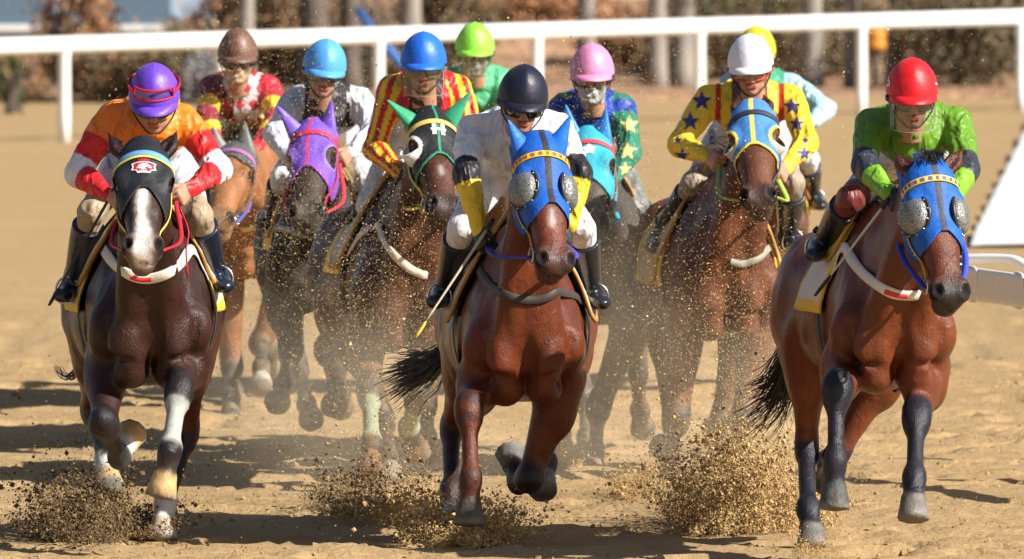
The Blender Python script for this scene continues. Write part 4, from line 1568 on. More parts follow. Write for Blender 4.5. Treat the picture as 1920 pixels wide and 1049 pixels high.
H('h6', x=.045, y=25.8, yaw=1.5, dz=-.20, wide=1.0, coat=(.112, .025, .0085), under=(.15, .035, .012), rough=.31, points=(.035, .018, .016),
  label='red bay horse in royal blue hood with mesh eye cups, leading in the centre',
  poll=(1019, 266), nose=(1049, 503), ears=((951, 222), (1071, 214)), earcover=(.008, .13, .60), hyaw=20, blaze=[(.0, .33, .42, .007)], muzzle=(.075, .035, .030),
  legs=[dict(k=(880, 772, -1), f=(882, 900, -1), h=(879, 1008, -1), dark=.0, ck=(.045, .018, .016), cc=(.085, .022, .011), cf=(.05, .017, .012), cp=(.07, .022, .013), ch=(.07, .062, .052), tip=(0, -.1, .0)),
        dict(k=(992, 898, -1), f=(972, 905, 1), h=(955, 842, 1), ck=(.02, .014, .015), ch=(.13, .12, .11)),
        dict(k=(846, 800, 1), f=(846, 920, -1), h=(838, 992, -1), ch=(.10, .11, .14), ground=True),
        dict(k=(1018, 800, 1), f=(1024, 868, -1), h=(1016, 925, -1), ch=(.16, .16, .16))],
  hood=dict(col=(.007, .088, .42), stripe=(.018, .020, .030), stripew=.016, nose=.315, arc=.95, eye=.040, earhole=.030),
  tail=dict(px=[(835, 660), (800, 690), (770, 700), (745, 712)], n=240, spread=26),
  cloth=dict(col=(.78, .50, .02), edge=(.78, .50, .02), zlow=1.16, y0=.25, y1=.75, p0=.06, p1=.48, pad=(.60, .50, .38), pz=1.13))
H('h10', x=1.555, y=25.2, yaw=6, dz=-.10, wide=.86, coat=(.126, .032, .0115), under=(.15, .038, .013), rough=.31, points=(.014, .014, .020),
  label='bay horse in blue hood and mesh cups with bare ears, front row at far right',
  poll=(1748, 308), nose=(1793, 566), ears=((1677, 284), (1808, 276)), hyaw=22, muzzle=(.022, .016, .016), forelock=70,
  legs=[dict(k=(1569, 735, -1), f=(1566, 868, -1), h=(1563, 975, -1), ch=(.06, .06, .055), tip=(0, -.1, .1)),
        dict(k=(1719, 785, -1), f=(1714, 897, -1), h=(1711, 975, -1), ch=(.13, .115, .095), ground=True),
        dict(k=(1512, 838, 1), f=(1515, 955, -1), h=(1526, 1026, -1), ch=(.11, .105, .10), ground=True),
        dict(k=(1570, 852, 1), f=(1545, 905, 1), h=(1560, 860, 1))],
  hood=dict(col=(.007, .095, .42), stripe=(.035, .045, .075), stripew=.015, nose=.315, arc=.95, eye=.040, earhole=.048),
  tail=dict(px=[(1500, 640), (1475, 690), (1455, 740), (1425, 765)], n=260, spread=32),
  cloth=dict(col=(.66, .60, .54), edge=(.78, .50, .03), zlow=1.12, y0=.12, y1=.66, ew=.04, p0=.08, p1=.5, pad=(.74, .48, .04), pz=1.32))
H('h4', x=-.52, y=28.2, yaw=6, dz=-.16, wide=.92, coat=(.068, .024, .012), under=(.05, .020, .012), rough=.40, points=(.016, .012, .012), dusty=.4,
  label='dark bay horse in black hood with white letter and green ears, left of centre',
  poll=(815, 214), nose=(840, 394), ears=((724, 186), (884, 170)), earcover=(.03, .30, .16), hyaw=20, muzzle=(.05, .03, .027), blaze=[(.0, .34, .40, .005)],
  legs=[dict(k=(693, 735, -1), f=(697, 835, -1), h=(692, 888, -1), wrap=(.28, .32, .22), ch=(.15, .06, .035), sole=(.14, .055, .03)),
        dict(k=(782, 745, -1), f=(766, 805, 1), h=(785, 855, 1), wrap=(.28, .32, .22), ch=(.13, .08, .05)),
        dict(k=(722, 790, 1), f=(728, 858, -1), h=(733, 896, -1), ch=(.18, .17, .15), ground=True),
        dict(k=(800, 760, 1), f=(800, 820, 1), h=(795, 855, 1))],
  hood=dict(col=(.012, .014, .016), nose=.27, arc=.95, eye=.050, nosetrim=(.02, .22, .12), eyetrim=(.62, .60, .55), stripe=(.02, .26, .14), stripew=.006),
  cloth=dict(col=(.75, .47, .03), edge=(.78, .50, .03), zlow=1.14, y0=.22, y1=.72, p0=.08, p1=.5, pad=(.46, .38, .28), pz=1.16))
H('h8', x=.99, y=28.6, yaw=4, dz=-.14, wide=.96, coat=(.110, .036, .016), under=(.08, .030, .016), rough=.42, points=(.018, .014, .014), dusty=.5,
  label='brown horse in light blue hood with yellow trim, right of centre in second row',
  poll=(1408, 196), nose=(1421, 376), ears=((1385, 178), (1432, 176)), hyaw=-3, muzzle=(.060, .036, .030), forelock=0,
  legs=[dict(k=(1270, 790, -1), f=(1255, 858, 1), h=(1240, 835, 1), dark=.9),
        dict(k=(1392, 790, -1), f=(1372, 850, 1), h=(1392, 876, 1), dark=.6),
        dict(k=(1262, 800, 1), f=(1268, 852, -1), h=(1270, 884, -1)),
        dict(k=(1350, 790, 1), f=(1345, 830, 1), h=(1340, 800, 1))],
  hood=dict(col=(.055, .20, .52), stripe=(.70, .58, .06), stripew=.010, nose=.27, arc=.55, eye=.056, nosetrim=(.70, .58, .06), eyetrim=(.70, .58, .06), etw=.008, top=.05, earhole=.0, eartrim=(.055, .2, .52)),
  cloth=dict(col=(.55, .36, .12), edge=(.75, .48, .04), zlow=1.05, y0=.12, y1=.9, p0=.05, p1=.6, pad=(.52, .36, .17), pz=1.05))
H('h7', x=.44, y=29.4, yaw=2, dz=-.14, wide=.84, coat=(.060, .050, .042), under=(.07, .06, .05), rough=.5, points=(.030, .028, .026), dusty=.6,
  label='grey-black horse in turquoise hood behind the centre leader',
  poll=(1098, 252), nose=(1104, 430), ears=((1060, 195), (1136, 200)), earcover=(.02, .20, .62), hyaw=-12, muzzle=(.05, .045, .04),
  legs=[dict(k=(1055, 745, -1), f=(1052, 815, 1), h=(1050, 840, 1)),
        dict(k=(1122, 765, -1), f=(1116, 850, -1), h=(1112, 893, -1), ground=True),
        dict(k=(1100, 755, 1), f=(1100, 820, -1), h=(1095, 862, -1)),
        dict(k=(1196, 700, 1), f=(1200, 770, 1), h=(1206, 808, 1))],
  hood=dict(col=(.03, .36, .46), nose=.30, arc=.9, eye=.046, eyetrim=(.03, .25, .32)),
  cloth=dict(col=(.66, .42, .04), edge=(.75, .48, .04), zlow=1.1, p0=.05, p1=.6, pad=(.5, .36, .16), pz=1.15))
H('h3', x=-.96, y=30.0, yaw=1, dz=-.12, wide=.80, coat=(.045, .032, .025), under=(.05, .036, .028), rough=.5, points=(.020, .018, .017), dusty=.5,
  label='black-brown horse in purple hood with red bands, left of centre in second row',
  poll=(582, 235), nose=(568, 405), ears=((518, 197), (622, 184)), earcover=(.17, .09, .50), hyaw=-18, muzzle=(.10, .085, .075),
  legs=[dict(k=(545, 660, -1), f=(530, 725, -1), h=(519, 765, -1), ch=(.26, .27, .24), tip=(0, -.1, .25)),
        dict(k=(612, 660, -1), f=(630, 730, -1), h=(625, 765, -1)),
        dict(k=(560, 690, 1), f=(575, 760, -1), h=(585, 790, -1)),
        dict(k=(632, 690, 1), f=(640, 740, 1), h=(640, 770, 1))],
  hood=dict(col=(.17, .075, .50), stripe=(.50, .05, .16), stripew=.008, nose=.30, arc=.95, eye=.056, nosetrim=(.30, .06, .42), eyetrim=(.26, .16, .42), etw=.008),
  cloth=dict(col=(.70, .45, .04), edge=(.75, .48, .04), zlow=1.1, p0=.05, p1=.6, pad=(.6, .45, .2), pz=1.15))
H('h2', x=-1.36, y=32.3, yaw=3, dz=-.10, wide=.86, coat=(.26, .105, .040), under=(.26, .11, .045), rough=.45, points=(.05, .045, .040), dusty=.5,
  label='tan bay horse with dark hood behind the leftmost runner',
  poll=(438, 272), nose=(403, 412), ears=((398, 235), (458, 225)), earcover=(.13, .15, .14), hyaw=-20, muzzle=(.26, .15, .08),
  legs=[dict(k=(435, 690, -1), f=(434, 748, -1), h=(433, 785, -1), ground=True),
        dict(k=(488, 645, -1), f=(490, 690, -1), h=(490, 732, -1), ch=(.42, .38, .33)),
        dict(k=(430, 680, 1), f=(440, 735, -1), h=(445, 760, -1)),
        dict(k=(505, 660, 1), f=(510, 720, 1), h=(512, 745, 1))],
  hood=dict(col=(.07, .075, .08), nose=.12, arc=.5, eye=.046),
  cloth=dict(col=(.70, .45, .04), edge=(.75, .48, .04), zlow=1.05, p0=.05, p1=.6, pad=(.62, .44, .2), pz=1.1))
H('h5', x=-.16, y=33.2, yaw=1, dz=-.12, wide=.95, coat=(.09, .045, .025), rough=.5, res=.016,
  label='brown horse almost hidden behind the black-hooded horse and the centre leader',
  poll=(915, 225), nose=(918, 350), ears=((895, 195), (940, 195)), hyaw=0,
  legs=[dict(k=(885, 640, -1), f=(885, 700, 1), h=(890, 720, 1)), dict(k=(945, 640, -1), f=(945, 720, -1), h=(945, 750, -1)),
        dict(k=(890, 660, 1), f=(895, 710, 1), h=(898, 740, -1)), dict(k=(950, 660, 1), f=(950, 720, 1), h=(955, 745, -1))],
  hood=dict(col=(.05, .06, .05), nose=.28, eye=.046), cloth=dict(col=(.66, .42, .04), edge=(.75, .48, .04)))
H('h9', x=1.36, y=33.4, yaw=2, dz=-.12, wide=.95, coat=(.10, .045, .025), rough=.5, res=.016,
  label='bay horse hidden behind the light-blue-hooded horse, under the yellow-capped rider',
  poll=(1424, 225), nose=(1424, 340), ears=((1408, 195), (1450, 195)), hyaw=0,
  legs=[dict(k=(1400, 640, -1), f=(1400, 700, 1), h=(1405, 720, 1)), dict(k=(1460, 640, -1), f=(1460, 710, -1), h=(1460, 745, -1)),
        dict(k=(1405, 660, 1), f=(1410, 710, 1), h=(1412, 740, -1)), dict(k=(1465, 660, 1), f=(1465, 720, 1), h=(1470, 745, -1))],
  hood=dict(col=(.05, .05, .06), nose=.28, eye=.046), cloth=dict(col=(.66, .42, .04), edge=(.75, .48, .04)))

HI = {k: horse(v) for k, v in HORSES.items()}

def pat4(V, lab, tU, tF, J, sm, T):
    red, yel, blk = np.array([.50, .012, .018]), np.array([.72, .50, .02]), np.array([.022, .012, .016])
    C = np.tile(blk, (len(V), 1))
    m = lab == 1
    x = np.abs(V[:, 0]-sm[0])
    C[m & (x > .075) & (x < .15)] = red
    for j, s in enumerate('LR'):
        for lb, (a, b) in ((2+j, (J['s'+s], J['e'+s])), (4+j, (J['e'+s], J['w'+s]))):
            m = lab == lb
            d = nrm(b-a); e1 = nrm(np.cross(d, (0, 1.0, 0))); e2 = np.cross(d, e1)
            q = V[m]-a
            an = np.arctan2(q@e1, q@e2)
            st = ((an+math.pi)/(2*math.pi)*7) % 1 < .5
            C[m] = np.where(st[:, None], red, yel)
    return C
def pat2(V, lab, tU, tF, J, sm, T):
    red, w, dk, yel = np.array([.40, .015, .03]), np.array([.60, .56, .55]), np.array([.13, .012, .02]), np.array([.72, .46, .02])
    C = np.tile(w, (len(V), 1))
    x = (V[:, 0]-sm[0])/.075; z = (V[:, 2]-sm[2])/.09
    dia = (np.abs((x+.5*np.floor(z+.5)) % 1-.5) + np.abs((z+.5) % 1-.5)) < .40
    C[dia] = red
    C[(lab == 1) & (V[:, 0] < sm[0]-.03) & ~dia] = dk*1.2
    for lb in (2, 3, 4, 5): C[lab == lb] = red if lb in (3, 5) else dk*1.6
    ua = np.isin(lab, (2, 3)); fa = np.isin(lab, (4, 5))
    C[ua & (tU > .50) & (tU < .80)] = yel
    C[fa & (tF > .28) & (tF < .50)] = yel
    C[fa & (tF >= .50)] = red
    return C
def pat8(V, lab, tU, tF, J, sm, T):
    C = plain((.74, .50, .02))(V, lab, tU, tF, J, sm, T)
    x = np.abs(V[:, 0]-sm[0])
    m = (lab == 1) | (lab == 13)
    C[m & (x < .085)] = (.14, .05, .03)
    ln = np.abs(x - .150) < .014
    C[ln & np.isin(lab, (1, 2, 3))] = (.48, .02, .02)
    return C
def pat3(V, lab, tU, tF, J, sm, T):
    C = plain((.022, .018, .020), (.56, .56, .62))(V, lab, tU, tF, J, sm, T)
    C[(lab == 1) & (V[:, 2] < sm[2]-.13)] = (.56, .56, .62)
    return C

STAR8 = [(1316, 190, .052), (1294, 228, .050), (1278, 291, .040), (1484, 200, .045), (1493, 232, .042), (1506, 287, .038), (1270, 262, .022), (1508, 262, .022)]
STAR7 = [(1180, 234, .048), (1176, 282, .046), (1172, 315, .034), (1046, 236, .045)]
JOCK = {
 'h1': dict(cap=(289, 172), sh=((210, 205), (342, 207)), el=((146, 325), (410, 318)), ha=((208, 366), (352, 358)), kn=((172, 398), (372, 405)), ft=((140, 528), (404, 510)),
   label='jockey in orange and red silks with white armbands and purple cap', capcol=(.125, .045, .50), breech=(.60, .59, .66), kneecol=(.34, .26, .17), boot=(.010, .016, .032), pitch=24,
   pat=plain((.78, .19, .012), bands=((.20, .39, (.62, .012, .015)), (.39, .62, (.68, .67, .72)), (.62, 1.4, (.62, .012, .015)))), capgog=(.55, .01, .04), gogcol=(.35, .26, .05)),
 'h6': dict(cap=(981, 174), sh=((886, 228), (1046, 224)), el=((874, 330), (1086, 325)), ha=((898, 432), (1066, 425)), kn=((866, 428), (1090, 428)), ft=((836, 540), (1108, 542)),
   label='jockey in white silks with black and yellow sleeves and black cap', capcol=(.006, .008, .022), breech=(.66, .66, .68), glove=np.array((.02, .02, .022)), pitch=15, hyaw=4, roll=-4,
   pat=plain((.70, .69, .70), bands=((.38, .58, (.014, .014, .016)), (.58, 1.4, (.76, .53, .02))))),
 'h10': dict(cap=(1710, 163), sh=((1632, 214), (1795, 214)), el=((1622, 312), (1812, 318)), ha=((1668, 366), (1788, 372)), kn=((1595, 374), (1775, 400)), ft=((1545, 452), (1772, 470)),
   label='jockey in green silks with dark elbow bands and red cap', capcol=(.62, .008, .014), breech=(.62, .60, .62), kneecol=(.16, .028, .026), glove=np.array((.02, .022, .03)), pitch=12, hyaw=3, beard=.35, visor=True,
   pat=plain((.105, .235, .014), bands=((.40, .66, (.022, .028, .040)), (.66, 1.4, (.17, .38, .018))))),
 'h4': dict(cap=(794, 108), sh=((737, 152), (860, 152)), el=((703, 280), (886, 262)), ha=((748, 325), (850, 325)), kn=((694, 382), (880, 400)), ft=((668, 445), (885, 460)),
   label='jockey in red and yellow striped sleeves with royal blue cap', capcol=(.01, .12, .62), breech=(.55, .54, .56), pitch=6, hyaw=-2, visor=True, gogcol=(.15, .13, .06), pat=pat4, beard=.25),
 'h8': dict(cap=(1407, 112), sh=((1328, 172), (1482, 170)), el=((1274, 272), (1512, 266)), ha=((1328, 294), (1474, 315)), kn=((1302, 345), (1484, 345)), ft=((1243, 440), (1478, 440)),
   label='jockey in yellow silks with navy stars and white cap', capcol=(.72, .72, .80), breech=(.56, .54, .52), pitch=10, hyaw=-3, roll=3, gogcol=(.55, .03, .03), gog='clear', res=.0065, pat=stars(pat8, STAR8, (.03, .028, .16)), kneecol=(.30, .24, .18)),
 'h7': dict(cap=(1110, 128), sh=((1052, 188), (1168, 188)), el=((1036, 285), (1180, 285)), ha=((1062, 335), (1150, 338)), kn=((1040, 378), (1192, 385)), ft=((1028, 440), (1212, 440)),
   label='jockey in blue silks with green starred sleeves and pink cap', capcol=(.62, .22, .40), breech=(.16, .16, .15), pitch=8, hyaw=-4, gog='clear', mask=(.40, .40, .38), res=.007, pat=stars(plain((.010, .045, .30), (.02, .17, .10), bands=((0.0, .13, (.010, .045, .30)),)), STAR7, (.70, .56, .16)), beard=.2),
 'h3': dict(cap=(609, 118), sh=((552, 175), (676, 175)), el=((515, 252), (700, 248)), ha=((540, 296), (655, 288)), kn=((530, 335), (690, 340)), ft=((510, 400), (700, 405)),
   label='jockey in black vest with white sleeves and light blue cap', capcol=(.07, .30, .72), breech=(.60, .60, .64), pitch=11, hyaw=4, roll=-6, gog='clear', gogcol=(.2, .2, .18), pat=pat3),
 'h2': dict(cap=(446, 96), sh=((396, 152), (505, 152)), el=((386, 222), (518, 228)), ha=((412, 282), (476, 280)), kn=((395, 315), (508, 315)), ft=((388, 375), (518, 378)),
   label='jockey in red and white diamond silks with brown cap', capcol=(.13, .062, .042), breech=(.50, .44, .40), pitch=8, gog='dark', mask=(.42, .29, .19), glove=np.array((.45, .05, .05)), pat=pat2),
 'h5': dict(cap=(890, 84), sh=((838, 140), (944, 138)), el=((830, 220), (956, 215)), ha=((870, 272), (925, 272)), kn=((835, 305), (955, 305)), ft=((830, 365), (960, 365)),
   label='jockey in mint green silks with lime green cap', capcol=(.24, .70, .05), breech=(.5, .5, .5), pitch=8, gog='clear', mask=(.42, .40, .36), pat=plain((.08, .42, .20)), visor=True),
 'h9': dict(cap=(1418, 90), sh=((1372, 145), (1488, 150)), el=((1350, 215), (1548, 205)), ha=((1395, 262), (1515, 235)), kn=((1370, 290), (1515, 300)), ft=((1362, 355), (1522, 365)),
   label='jockey in green and pale blue silks with yellow cap', capcol=(.70, .58, .02), breech=(.6, .6, .6), pitch=8, glove=np.array((.02, .02, .022)), pat=plain((.03, .26, .14), (.34, .55, .66))),
}
JK = {k: jockey(v, HI[k]) for k, v in JOCK.items()}

# ------------------------------------------------------------------ tack
def red_label(info, px, w=.07, col=(.62, .03, .04)):
    mb = MB()
    if wrap_strap(mb, info['bvh'][:1], px, .022, .003, .016, 8, c=col):
        mb.build('strap_label', M_strap, info['root'], usecol=True)

h = HI['h1']
bridle(h, (.70, .55, .08), brow=(.10, .30, .55))
head_strap(h, 'brow_piping', [(-.108, -.10, .125), (-.085, -.03, .108), (0, .01, .100), (.085, -.03, .108), (.108, -.10, .125)], .012, (.72, .60, .10), par=h['hood'])
reins(h, JK['h1'], (.55, .012, .03), .011)
chest_strap(h, [(191, 455), (205, 482), (232, 508), (268, 522), (310, 514), (338, 492), (356, 464)], (.66, .62, .55), .050)
red_label(h, [(246, 517), (262, 522), (284, 521)])
mb = MB(); mb.tube(spline([JK['h1']['hands']['R'], P(352, 430, h['O'][1]-.35), P(349, 470, h['O'][1]-.40), P(352, 520, h['O'][1]-.40)], 16), .010, 6, True, c=(.55, .012, .03), flat=.4); mb.build('neck_strap', M_strap, h['root'], usecol=True)
def in_poly(x, y, p):
    c = False; n = len(p)
    for i in range(n):
        (x0, y0), (x1, y1) = p[i], p[i-1]
        if (y0 > y) != (y1 > y) and x < (x1-x0)*(y-y0)/(y1-y0) + x0: c = not c
    return c
E_CROWN = [(-.021, -.026), (-.025, -.043), (-.014, -.034), (-.009, -.047), (0, -.036), (.009, -.047), (.014, -.034), (.025, -.043), (.021, -.026)]
E_OUT = [(-.052, -.020), (-.030, -.024), (.030, -.024), (.052, -.020), (.047, -.002), (.053, .012), (.034, .016), (.026, .030), (-.026, .030), (-.034, .016), (-.053, .012), (-.047, -.002)]
E_HORSE = [(-.030, .006), (-.022, -.008), (-.004, -.016), (.014, -.013), (.030, -.004), (.034, .004), (.026, .007), (.012, .001), (.002, .004), (.010, .012), (-.004, .014), (-.016, .008)]
def emblem(s, a):
    red, wh = (.50, .012, .028), (.80, .78, .76)
    x, y = s, a-.152
    if in_poly(x, y, E_CROWN): return red
    if in_poly(x, y, E_OUT):
        if not in_poly(x*1.12, y*1.16, E_OUT): return wh
        if in_poly(x, y, E_HORSE): return wh
        if .018 < y < .025 and abs(x) < .020 and int((x+.02)*260) % 2 == 0: return wh
        return red
    return None
drape_head(h, 'crest', -.058, .058, .10, .19, emblem, .0018)

h = HI['h6']
bridle(h, (.06, .08, .45), brow=(.75, .50, .03), browdots=(.45, .06, .03))
for sx in (-1, 1): full_cup(h, sx)
head_strap(h, 'cheek_rope', [(-.112, -.13, .22), (-.098, -.14, .34), (-.075, -.125, .47)], .022, (.74, .48, .04), cols=(.05, .05, .06))
reins(h, JK['h6'], (.05, .05, .34), .017, sag=.02)
chest_strap(h, [(898, 500), (915, 530), (945, 552), (985, 563), (1020, 560), (1045, 545)], (.045, .035, .032), .040)

h = HI['h10']
bridle(h, (.06, .10, .50), brow=(.75, .52, .06), browdots=(.10, .08, .30))
for sx in (-1, 1): full_cup(h, sx)
head_strap(h, 'cheek_rope', [(-.112, -.13, .22), (-.098, -.14, .34), (-.075, -.125, .47)], .024, (.74, .48, .04), cols=(.04, .04, .05))
reins(h, JK['h10'], (.03, .06, .45), .014, sag=.02)
chest_strap(h, [(1586, 460), (1600, 490), (1630, 522), (1670, 548), (1700, 553), (1722, 552)], (.68, .62, .54), .048)
red_label(h, [(1660, 545), (1678, 551), (1700, 553)])

h = HI['h4']
bridle(h, (.50, .38, .10), brow=(.62, .44, .12), nose=None)
half_cup(h, -1, M_white, (.66, .64, .60), r=.066, depth=.065)
half_cup(h, 1, M_white, (.66, .64, .60), r=.060, depth=.045)
reins(h, JK['h4'], (.66, .50, .05), .015)
chest_strap(h, [(712, 420), (722, 450), (742, 480), (770, 505), (800, 518)], (.60, .50, .42), .040)
def letter_h(s, a):
    x, y = s, a-.125
    if abs(x) < .036 and abs(y) < .030:
        if (.012 < abs(x) < .030) or abs(y) < .0070: return (.80, .80, .78)
    return None
drape_head(h, 'letter', -.04, .04, .09, .16, letter_h, .002)

h = HI['h8']
bridle(h, (.05, .07, .10), brow=(.03, .03, .04))
half_cup(h, -1, M_beige, (.62, .58, .50), r=.064, depth=.042)
half_cup(h, 1, M_beige, (.62, .58, .50), r=.064, depth=.042)
reins(h, JK['h8'], (.30, .42, .08), .014)
chest_strap(h, [(1369, 490), (1390, 495), (1420, 485), (1449, 456)], (.30, .29, .24), .035)

h = HI['h7']
bridle(h, (.40, .06, .05), brow=(.60, .05, .08))
reins(h, JK['h7'], (.03, .33, .42), .014)
def star_w(s, a):
    x, y = s-.02, -(a-.125)
    an = (math.atan2(x, y) + math.pi/5) % (2*math.pi/5) - math.pi/5
    d = math.hypot(x, y)
    return (.75, .75, .72) if d*math.cos(abs(an)) + d*math.sin(abs(an))*1.25 < .034 else None
drape_head(h, 'star_patch', -.02, .06, .085, .165, star_w, .0025)

h = HI['h3']
bridle(h, (.45, .02, .06), brow=(.60, .03, .07))
reins(h, JK['h3'], (.55, .03, .06), .013)
chest_strap(h, [(545, 430), (575, 442), (610, 442), (640, 425)], (.25, .25, .22), .035)

h = HI['h2']
bridle(h, (.05, .05, .05), brow=(.30, .12, .30))
reins(h, JK['h2'], (.07, .10, .45), .012)
chest_strap(h, [(455, 430), (490, 418), (520, 395), (530, 370)], (.66, .50, .24), .060)
for k in ('h5', 'h9'):
    bridle(HI[k], (.05, .04, .04)); reins(HI[k], JK[k], (.1, .08, .06), .010)

whip('dark whip pointing down beside the leftmost rider', ((205, 372), (92, 573)), (.03, .035, .05), (.03, .035, .05), .007, (HI['h1']['O'][1]-0.30, HI['h1']['O'][1]-0.15))
whip('whip with yellow tip held low by the black-capped rider', ((905, 442), (778, 634)), (.42, .36, .24), (.62, .42, .05), .007, (HI['h6']['O'][1]-0.50, HI['h6']['O'][1]-0.70))
whip('pale whip crossing the saddle cloth of the rightmost horse', ((1648, 398), (1528, 555)), (.55, .52, .46), (.03, .03, .03), .007, (HI['h10']['O'][1]-0.45, HI['h10']['O'][1]-0.25), tip=.25)
whip('dark whip slanting down by the blue-capped rider', ((742, 345), (655, 500)), (.03, .03, .03), (.03, .03, .03), .007, (HI['h4']['O'][1]-0.50, HI['h4']['O'][1]-0.30))

# ------------------------------------------------------------------ far rail
RA, RB = P(0, 88, 64.0*KD), P(1920, 32, 72.5*KD)
def on_rail(t): return RA + (RB-RA)*t
rail = empty('running_rail', np.array([on_rail(.5)[0], on_rail(.5)[1], 0]), 'long white rail on white posts across the background behind the field', 'rail')
mb = MB(); mb.tube(np.array([on_rail(t) for t in np.linspace(-1.2, 2.2, 60)]), .088, 14, True, up=(0, 0, 1)); mb.build('rail_beam', M_plastic, rail)
for px in (-480, -180, 120, 415, 710, 1007, 1312, 1615, 1915, 2215, 2515):
    # place of the post along the rail
    lo_, hi_ = -1.2, 2.2
    for _ in range(40):
        m_ = (lo_+hi_)/2; q = on_rail(m_)
        xx = CX + FPX*q[0]/((q-CP) @ CF)
        if xx < px: lo_ = m_
        else: hi_ = m_
    q = on_rail(m_)
    mb = MB()
    mb.tube(np.array([[q[0], q[1]+.03, -.05], [q[0], q[1]+.03, .30], [q[0], q[1]+.03, q[2]-.12], [q[0], q[1]+.03, q[2]-.05]]), [.064, .064, .062, .07], 12, True)
    mb.build('post', M_plastic, rail)

# ------------------------------------------------------------------ inner rail at the right
r0 = np.array([3.46, 46.05*KD, .015]); rd = np.array([.105/KD, 1.0, 0.0])
sidev = np.array([1.0, 0, 0])
irail = empty('inner_rail', np.array([4.2, 50*KD, 0]), 'broad white inner rail of overlapping panels running away at the right edge', 'rail')
yb = [0, 2.0, 3.3, 4.6, 6.2, 8.0, 10.0, 12.4, 15.3, 19, 23, 27]
for i in range(len(yb)-1):
    a_, b_ = (yb[i]+.38)*KD, yb[i+1]*KD
    V, Q = [], []
    for k, t in enumerate(np.linspace(a_, b_, 6)):
        saw = .05*(t-a_)/(b_-a_)
        for j, (o_, z_) in enumerate(((0, 0), (.03, .006), (.12, .010), (1.2, .03), (2.6, .03))):
            V.append(r0 + rd*t + sidev*o_ + np.array([0, 0, z_ + saw]))
        if k:
            for j in range(4):
                q0 = (k-1)*5+j
                Q.append([q0, q0+5, q0+6, q0+1])
    mb = MB(); mb.add(np.array(V), Q)
    o = mb.build('panel', M_plastic, irail, smooth=False)
    so = o.modifiers.new('thickness', 'SOLIDIFY'); so.thickness = .012; so.offset = -1
    c = r0 + rd*a_ + sidev*1.2
    mb = MB(); mb.tube(np.array([[c[0], c[1]+.1, -.05], [c[0], c[1]+.1, -.02], [c[0], c[1]+.1, .02]]), .05, 10, True); mb.build('post', M_plastic, irail)
bend = empty('rail_bend', np.array([3.2, 29*KD, 0]), 'thick white rounded rail beam with bent pipe at the right edge', 'rail')
cv = spline([P(1742, 520, 29.8*KD), P(1800, 530, 29.3*KD), P(1860, 538, 29.0*KD), P(1930, 548, 28.7*KD), P(2060, 566, 28.3*KD), P(2300, 600, 27.6*KD)], 30)
sec = []
for q in range(16):
    a = 2*math.pi*q/16
    sec.append((math.copysign(abs(math.cos(a))**.5, math.cos(a))*.19, math.copysign(abs(math.sin(a))**.6, math.sin(a))*.080))
V, Q = [], []
for i, p in enumerate(cv):
    for (dy_, dz_) in sec: V.append(p + np.array([-.1*dy_, dy_, dz_]))
    if i:
        for k in range(16):
            k2 = (k+1) % 16
            Q.append([(i-1)*16+k, (i-1)*16+k2, i*16+k2, i*16+k])
mb = MB(); mb.add(np.array(V), Q); mb.build('beam', M_plastic, bend)
for px in (1818, 1904):
    i = int(np.argmin([abs(CX + FPX*p[0]/((p-CP)@CF) - px) for p in cv])); p = cv[i]
    mb = MB(); mb.tube(np.array([p + np.array([-.1*a*1.03, a*1.03, b*1.05]) for a, b in sec + sec[:1]]), .006, 5, False); mb.build('seam_ring', M_plastic, bend)
mb = MB(); mb.tube(spline([P(1720, 492, 30.0*KD), P(1800, 487, 29.9*KD), P(1885, 487, 29.8*KD), P(1915, 495, 29.75*KD), P(1940, 520, 29.7*KD), P(1950, 600, 29.7*KD), P(1952, 800, 29.7*KD)], 26), .026, 10, True); mb.build('pipe', M_plastic, bend)
mb = MB(); mb.tube(np.array([[3.0, 28.4*KD, -.02], [3.0, 28.4*KD, .45], [3.0, 28.4*KD, .78]]), .05, 10, True); mb.build('post', M_plastic, bend)

# ------------------------------------------------------------------ beyond the far rail
def verge_mat():
    m = bpy.data.materials.new('dry_verge'); m.use_nodes = True
    nt = m.node_tree; b = nt.nodes['Principled BSDF']; b.inputs['Roughness'].default_value = .95
    tc = nt.nodes.new('ShaderNodeTexCoord')
    nz = nt.nodes.new('ShaderNodeTexNoise'); nz.inputs['Scale'].default_value = .9; nz.inputs['Detail'].default_value = 7
    nt.links.new(tc.outputs['Object'], nz.inputs['Vector'])
    cr = nt.nodes.new('ShaderNodeValToRGB')
    e = cr.color_ramp.elements
    e[0].position = .30; e[0].color = (.16, .115, .055, 1)
    e[1].position = .68; e[1].color = (.40, .23, .125, 1)
    n_ = e.new(.48); n_.color = (.30, .165, .085, 1)
    nt.links.new(nz.outputs[0], cr.inputs[0]); nt.links.new(cr.outputs[0], b.inputs['Base Color'])
    bp = nt.nodes.new('ShaderNodeBump'); bp.inputs['Strength'].default_value = .8; bp.inputs['Distance'].default_value = .2
    n2 = nt.nodes.new('ShaderNodeTexNoise'); n2.inputs['Scale'].default_value = 6
    nt.links.new(tc.outputs['Object'], n2.inputs['Vector']); nt.links.new(n2.outputs[0], bp.inputs['Height']); nt.links.new(bp.outputs[0], b.inputs['Normal'])
    return m
M_verge = verge_mat()
vx = np.linspace(-40, 40, 120); vy = np.concatenate([np.linspace(74.5, 110, 70), np.linspace(112, 200, 20)])
VX, VY = np.meshgrid(vx, vy, indexing='ij')
pp = np.stack([VX.ravel(), VY.ravel(), VX.ravel()*0], 1)
edge = 74.5 + (VX+8)*.20 + (fbm(pp*np.array([.5, .5, 1]), 41, 3).reshape(VX.shape)-.5)*2.5
rise = np.clip((VX+4.2)/2.5, 0.02, 1)
VZ = np.where(VY > edge, .02 + .05*np.minimum(1, VY-edge), -.25) + np.clip(VY-edge-4, 0, 40)*.16*rise
